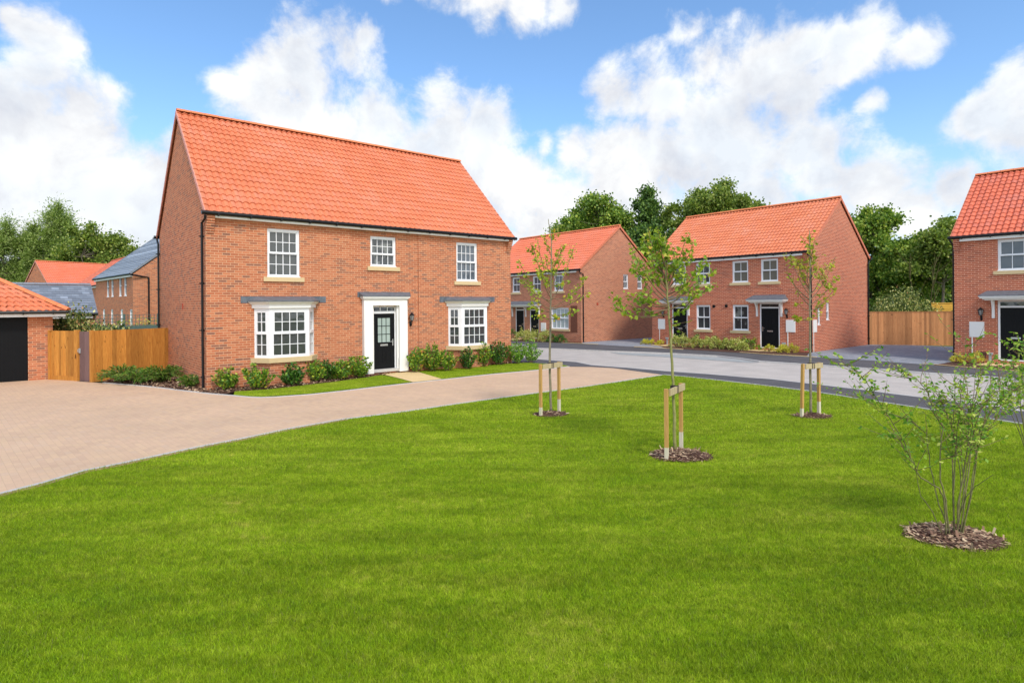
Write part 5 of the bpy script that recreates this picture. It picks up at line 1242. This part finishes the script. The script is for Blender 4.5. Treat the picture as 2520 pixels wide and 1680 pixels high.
# right group
tree('broadleaf_tree', 'tall dark tree with two bare topped limbs right of the semi-detached gable', tpos(2130, 52), 52, [(.1, 0, 10.0, 1.3, 1.3, 1.2, .7), (1.8, 0, 9.6, .9, 1, .8, .45), (-.6, 0, 7.8, 2.6, 2, 3.0, 2.4), (1.0, 0, 6.4, 2.6, 2, 2.6, 2), (.5, 0, 4, 2.8, 2, 3, 2)], L_TREE, 95, 260, .185, .72, .32, 11, fork=9)
tree('broadleaf_tree', 'wide dark green tree behind the tan fence', tpos(2240, 49), 49, [(0, 0, 6.0, 2.8, 2, 2.4, 2), (1.0, 0, 5.0, 3.0, 2, 2.5, 2)], L_TREE, 70, 260, .18, .75, .26, 12)
tree('broadleaf_tree', 'green tree with many thin trunks beside the house on the right edge', tpos(2318, 46), 46, [(-.4, 0, 6.6, 1.8, 2, 2.0, 2), (1.4, 0, 6.9, 1.8, 2, 1.8, 1.5), (.2, 0, 8.1, .7, .8, 1.2, .35), (0, 0, 5.6, 3, 2, 1.4, 1)], L_TREL, 60, 240, .17, .7, .14, 13, fork=12)
tree('broadleaf_tree', 'dark undergrowth tree low behind the tan fence', tpos(2235, 56), 56, [(0, 0, 3.6, 6.5, 1.5, 3.8, 2)], L_TRED, 110, 260, .2, .9, .22, 14)
# thin leaning trunks in the gap between the houses
rnd.seed(3)
for i in range(4):
    x, y, _ = at(2250+i*26+rnd.uniform(-5, 5), 700, 43+rnd.uniform(-1, 1)); o = empty('thin_tree', (x, y, 0), 0, None, 'tree', 'thin bare trunks behind the tan fence')
    o['label'] = 'thin bare leaning trunk in the shade behind the tan fence'
    q = MB(); e = Vector((rnd.uniform(-1.0, 1.2), 0, rnd.uniform(5, 6.5))); p = branch_pts((0, 0, 0), e, -.1, 6, .05); q.tube(p, [.05-.005*k for k in range(7)], 6); q.build('trunk', SHADEB, o)
    b = MB()
    for k in range(5):
        s = p[2+k % 4]; b.tube(branch_pts(s, s+Vector((rnd.uniform(-1.2, 1.2), rnd.uniform(-.4, .4), rnd.uniform(.8, 2))), .1, 4, .05), [.03, .025, .02, .014, .008], 4, False)
    b.build('branches', SHADEB, o)
# far tree line that closes the view behind everything
st = np.random.default_rng(77); n = 26000
ang = st.uniform(-1.0, 1.0, n); Yd = st.uniform(150, 175, n); X = ang*Yd*1.15; hgt = 6.5+2.2*np.sin(X*.05)+1.5*np.sin(X*.17+1); Z = st.random(n)**.8*hgt
leafmesh('far_wood', np.stack([X, Yd, Z], 1), unit(n)+np.array([0, 0, .3]), st.uniform(1.0, 2.2, n), L_TREE, None, CARD); tag(COL.objects['far_wood'], 'dark far line of trees behind the houses', 'woodland', None, 'stuff')

# ------------------------------------------------------------------ GRASS
def inpoly(x, y, poly):
    r = np.zeros(len(x), bool); n = len(poly)
    for i in range(n):
        x0, y0 = poly[i]; x1, y1 = poly[(i+1) % n]
        c = ((y0 > y) != (y1 > y)) & (x < (x1-x0)*(y-y0)/(y1-y0+1e-12)+x0); r ^= c
    return r
rings = [(rg1, .37, .27), (rg2, .48, .40), (rg3, .39, .27), (gp(2344, 1322), .44, .35), ((b2.x-.05, b2.y), .4, .28)]
def blades(zones, poly, name, label, inset=0.0):
    Vs = []; Fs = []; off = 0; st = np.random.default_rng(5)
    for (y0, y1, x0, x1, dens, h, wd, segs) in zones:
        n = int((y1-y0)*(x1-x0)*dens); x = st.uniform(x0, x1, n); y = st.uniform(y0, y1, n)
        k = inpoly(x, y, poly) & (np.abs(x) < np.maximum(y, 0)*1.02+2.0)
        for (c, a, b_) in rings:
            k &= ((x-c[0])/a)**2+((y-c[1])/b_)**2 > 1+st.uniform(-.12, .12, n)
        x, y = x[k], y[k]; n = len(x)
        if n == 0: continue
        tuft = .5+.5*np.sin(x*2.1+np.sin(y*1.7)*1.3)*np.sin(y*2.6+np.sin(x*1.1))
        hh = h*st.uniform(.55, 1.25, n)*(.8+.4*tuft); a = st.uniform(0, 2*np.pi, n); ln = st.uniform(.15, .95, n)*hh
        dx, dy = np.cos(a)*ln, np.sin(a)*ln; b = st.uniform(0, 2*np.pi, n); wx, wy = np.cos(b)*wd/2, np.sin(b)*wd/2
        z = np.full(n, .002)
        if segs == 1:
            V = np.stack([np.stack([x-wx, y-wy, z], 1), np.stack([x+wx, y+wy, z], 1), np.stack([x+dx, y+dy, z+hh], 1)], 1).reshape(-1, 3); kf = 3
            idx = np.arange(n*3).reshape(n, 3)
            Fs.append((idx+off, 3))
        else:
            m = .55
            V = np.stack([np.stack([x-wx, y-wy, z], 1), np.stack([x+wx, y+wy, z], 1), np.stack([x+wx*.8+dx*.35, y+wy*.8+dy*.35, z+hh*m], 1), np.stack([x-wx*.8+dx*.35, y-wy*.8+dy*.35, z+hh*m], 1), np.stack([x+dx, y+dy, z+hh*.92], 1)], 1).reshape(-1, 3)
            base = np.arange(n)[:, None]*5
            Fs.append((base+np.array([0, 1, 2, 3])+off, 4)); Fs.append((base+np.array([3, 2, 4])+off, 3))
        Vs.append(V); off += len(V)
    V = np.concatenate(Vs); me = bpy.data.meshes.new(name); me.vertices.add(len(V)); me.vertices.foreach_set('co', V.reshape(-1).astype(np.float32))
    tot = sum(f.size for f, _ in Fs); npoly = sum(len(f) for f, _ in Fs); li = np.concatenate([f.reshape(-1) for f, _ in Fs]).astype(np.int32)
    cnt = np.concatenate([np.full(len(f), k) for f, k in Fs]); ls = np.concatenate([[0], np.cumsum(cnt)[:-1]]).astype(np.int32)
    me.loops.add(tot); me.loops.foreach_set('vertex_index', li); me.polygons.add(npoly); me.polygons.foreach_set('loop_start', ls)
    me.materials.append(BLADE); me.update(calc_edges=True)
    return tag(link(name, me), label, 'grass', None, 'stuff')
blades([(3.0, 6.0, -6, 8, 13000, .032, .0030, 2), (6.0, 9.0, -9, 10, 7500, .033, .0042, 1), (9.0, 13.0, -12, 14, 2800, .034, .0065, 1), (13.0, 24, -8, 18, 1200, .034, .010, 1)], lawn_pts, 'grass', 'short mown grass of the big foreground lawn')
rings = []
blades([(13, 30, -8, 5, 1400, .045, .010, 1)], stripL, 'grass', 'small grass strip left of the buff path'); blades([(15, 32, -5, 6, 1100, .045, .012, 1)], stripR, 'grass', 'small grass strip right of the buff path')

# bark chips over the beds by the main house
st = np.random.default_rng(9); n = 9000; bx = np.array(bedA); x = st.uniform(bx[:, 0].min(), bx[:, 0].max(), n*3); y = st.uniform(bx[:, 1].min(), bx[:, 1].max(), n*3)
k = inpoly(x, y, bedA) & ~inpoly(x, y, stripL) & ~inpoly(x, y, stripR); x, y = x[k], y[k]; n = len(x)
t_ = st.normal(size=(n, 3)); t_[:, 2] = np.abs(t_[:, 2])*.3
leafmesh('bark_mulch', np.stack([x, y, st.uniform(.012, .05, n)], 1), t_, st.uniform(.04, .11, n), CHIP, None, LEAF, .8); tag(COL.objects[[o.name for o in COL.objects if o.name.startswith('bark_mulch')][-1]], None, None)
chips = [o for o in COL.objects if o.name.startswith('bark_mulch') and 'kind' not in o][0]; tag(chips, 'brown bark chips over the planting bed of the large house', 'mulch', None, 'stuff')

# ------------------------------------------------------------------ SKY AND SUN
SUN_DIR = Vector((.42, -.907, 0)).normalized()*math.cos(R(48))+Vector((0, 0, math.sin(R(48))))
w = bpy.data.worlds.new('World'); scene.world = w; w.use_nodes = True
t = NT(w.node_tree); bg = t.n['Background']
sky = t.node('ShaderNodeTexSky', sky_type='NISHITA'); sky.sun_disc = False; sky.sun_elevation = R(48)
sky.sun_rotation = math.atan2(SUN_DIR.x, SUN_DIR.y); sky.air_density = 1.0; sky.dust_density = .6; sky.ozone_density = 1.6
dirv = t.node('ShaderNodeTexCoord').outputs['Generated']; dx, dy, dz = t.sep(dirv)
def pdir(px, py):
    a, b = ab(px, py); v = Vector((a/FPX, 1, -b/FPX)); return v.normalized(), v.length
blobs = [(90,230,140),(20,180,110),(120,40,80),(60,5,60),(170,300,130),(250,330,120),(300,480,120),(370,500,100),(1010,380,120),(900,380,120),(1100,280,80),(1290,430,110),(1420,520,100),(1330,560,90),(700,300,110),(1900,520,110),(1750,500,130),(2350,480,60),(60,330,190),(40,500,260),(230,430,190),(120,130,90),(130,30,75),(330,560,150),(210,230,110),(400,420,110),(440,330,60),(-150,250,250),
 (740,190,140),(860,140,95),(640,240,105),(780,320,150),(900,110,60),(930,300,110),(1080,330,120),(1180,310,90),(1240,460,120),(1350,500,90),(1150,420,130),(560,200,50),
 (1200,-25,110),(1310,15,75),(1090,-25,90),(970,-35,80),(1400,-10,55),
 (1690,60,60),(1740,130,110),(1850,170,140),(1960,100,75),(2110,110,105),(2220,110,80),(1620,230,115),(1510,240,80),(1780,300,180),(1960,260,110),(1420,360,80),(1520,390,110),(1640,400,150),(1830,400,160),(2020,360,110),(2140,260,45),(1560,480,150),(2060,170,60),(1330,345,40),
 (2150,490,110),(2250,540,75),(2060,460,80),(2430,290,80),(2500,210,90),(2510,340,110),(2390,310,70),(2620,260,150)]
field = None
wv = t.noise(dirv, 3.2, 3, .55, col=True)
wdir = t.vmath('ADD', dirv, t.vmath('SCALE', t.vmath('SUBTRACT', wv, (.5, .5, .5)), scale=.13))
for px, py, r in blobs:
    d, l = pdir(px, py); rr = r/FPX/(l**1.4)*1.05
    dist = t.vmath('DISTANCE', wdir, tuple(d)); v = t.math('MULTIPLY_ADD', dist, -1/rr, 1.0)
    field = v if field is None else t.math('SMOOTH_MAX', field, v, .25)
# overall broken cloud away from the surveyed ones
gen = t.math('MULTIPLY_ADD', t.noise(dirv, 1.7, 5, .6), 3.2, -1.35)
away = t.rng(dy, .45, .15, 0, 1)
field = t.math('MAXIMUM', field, t.mixf(away, -1.5, gen))
n1 = t.noise(dirv, 7.5, 10, .62, .25); n2 = t.noise(dirv, 24, 6, .62, .3)
dens = t.math('ADD', field, t.math('ADD', t.math('MULTIPLY_ADD', n1, 2.4, -1.2), t.math('MULTIPLY_ADD', n2, 1.0, -.5)))
dens = t.math('ADD', dens, t.rng(dz, .02, .28, .45, 0))
alpha = t.rng(dens, -.10, .66, 0, 1, True)
hz = t.rng(dz, .0, .30, 1, 0, True)       # thin milky veil low down
n1b = t.noise(t.vmath('ADD', dirv, (.028, -.03, .045)), 7.5, 8, .6, .25)
shade = t.math('SUBTRACT', n1, n1b)
thick = t.rng(dens, .2, 1.5, 0, 1)
lum = t.math('ADD', t.mixf(thick, .97, 1.02), t.math('MULTIPLY', shade, .9))
soft = t.noise(dirv, 4.2, 3, .5)
grey = t.math('MULTIPLY', t.rng(soft, .40, .60, 0, 1, True), t.rng(dens, .25, .9, 0, 1))
ccol = t.mix(t.math('MULTIPLY', grey, .8), (8.9, 9.0, 9.05), (6.5, 7.1, 8.0))
lumc = t.math('MAXIMUM', t.math('MINIMUM', lum, 1.08), .72)
ccol = t.mix(1, ccol, t.comb(lumc, lumc, t.math('MULTIPLY_ADD', lumc, .8, .2)), 'MULTIPLY')
skyc = t.mix(1, sky.outputs[0], (1.50, 1.84, 2.08), 'MULTIPLY')
skyc = t.mix(t.math('MULTIPLY', hz, .8), skyc, (4.6, 6.5, 8.4))
rear_fill = t.rng(dy, .25, -.2, 1.0, 1.8)      # clouds behind the camera boosted, added fill for the house fronts facing away from the sun
ccol = t.mix(1, ccol, t.comb(rear_fill, rear_fill, rear_fill), 'MULTIPLY')
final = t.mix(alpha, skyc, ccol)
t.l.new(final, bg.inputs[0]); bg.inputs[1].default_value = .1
w.cycles.sampling_method = 'MANUAL'; w.cycles.sample_map_resolution = 512
sun = bpy.data.lights.new('sun', 'SUN'); so = bpy.data.objects.new('sun', sun); COL.objects.link(so)
sun.energy = 2.4; sun.angle = R(10); sun.color = (1, .93, .83)
so.rotation_euler = SUN_DIR.to_track_quat('Z', 'Y').to_euler()
vs_ = scene.view_settings; vs_.view_transform = 'Standard'; vs_.look = 'None'; vs_.gamma = 1; vs_.exposure = 0.2
scene.cycles.max_bounces = 6; scene.cycles.diffuse_bounces = 3; scene.cycles.glossy_bounces = 2; scene.cycles.transmission_bounces = 2; scene.cycles.transparent_max_bounces = 4
scene.cycles.use_denoising = True
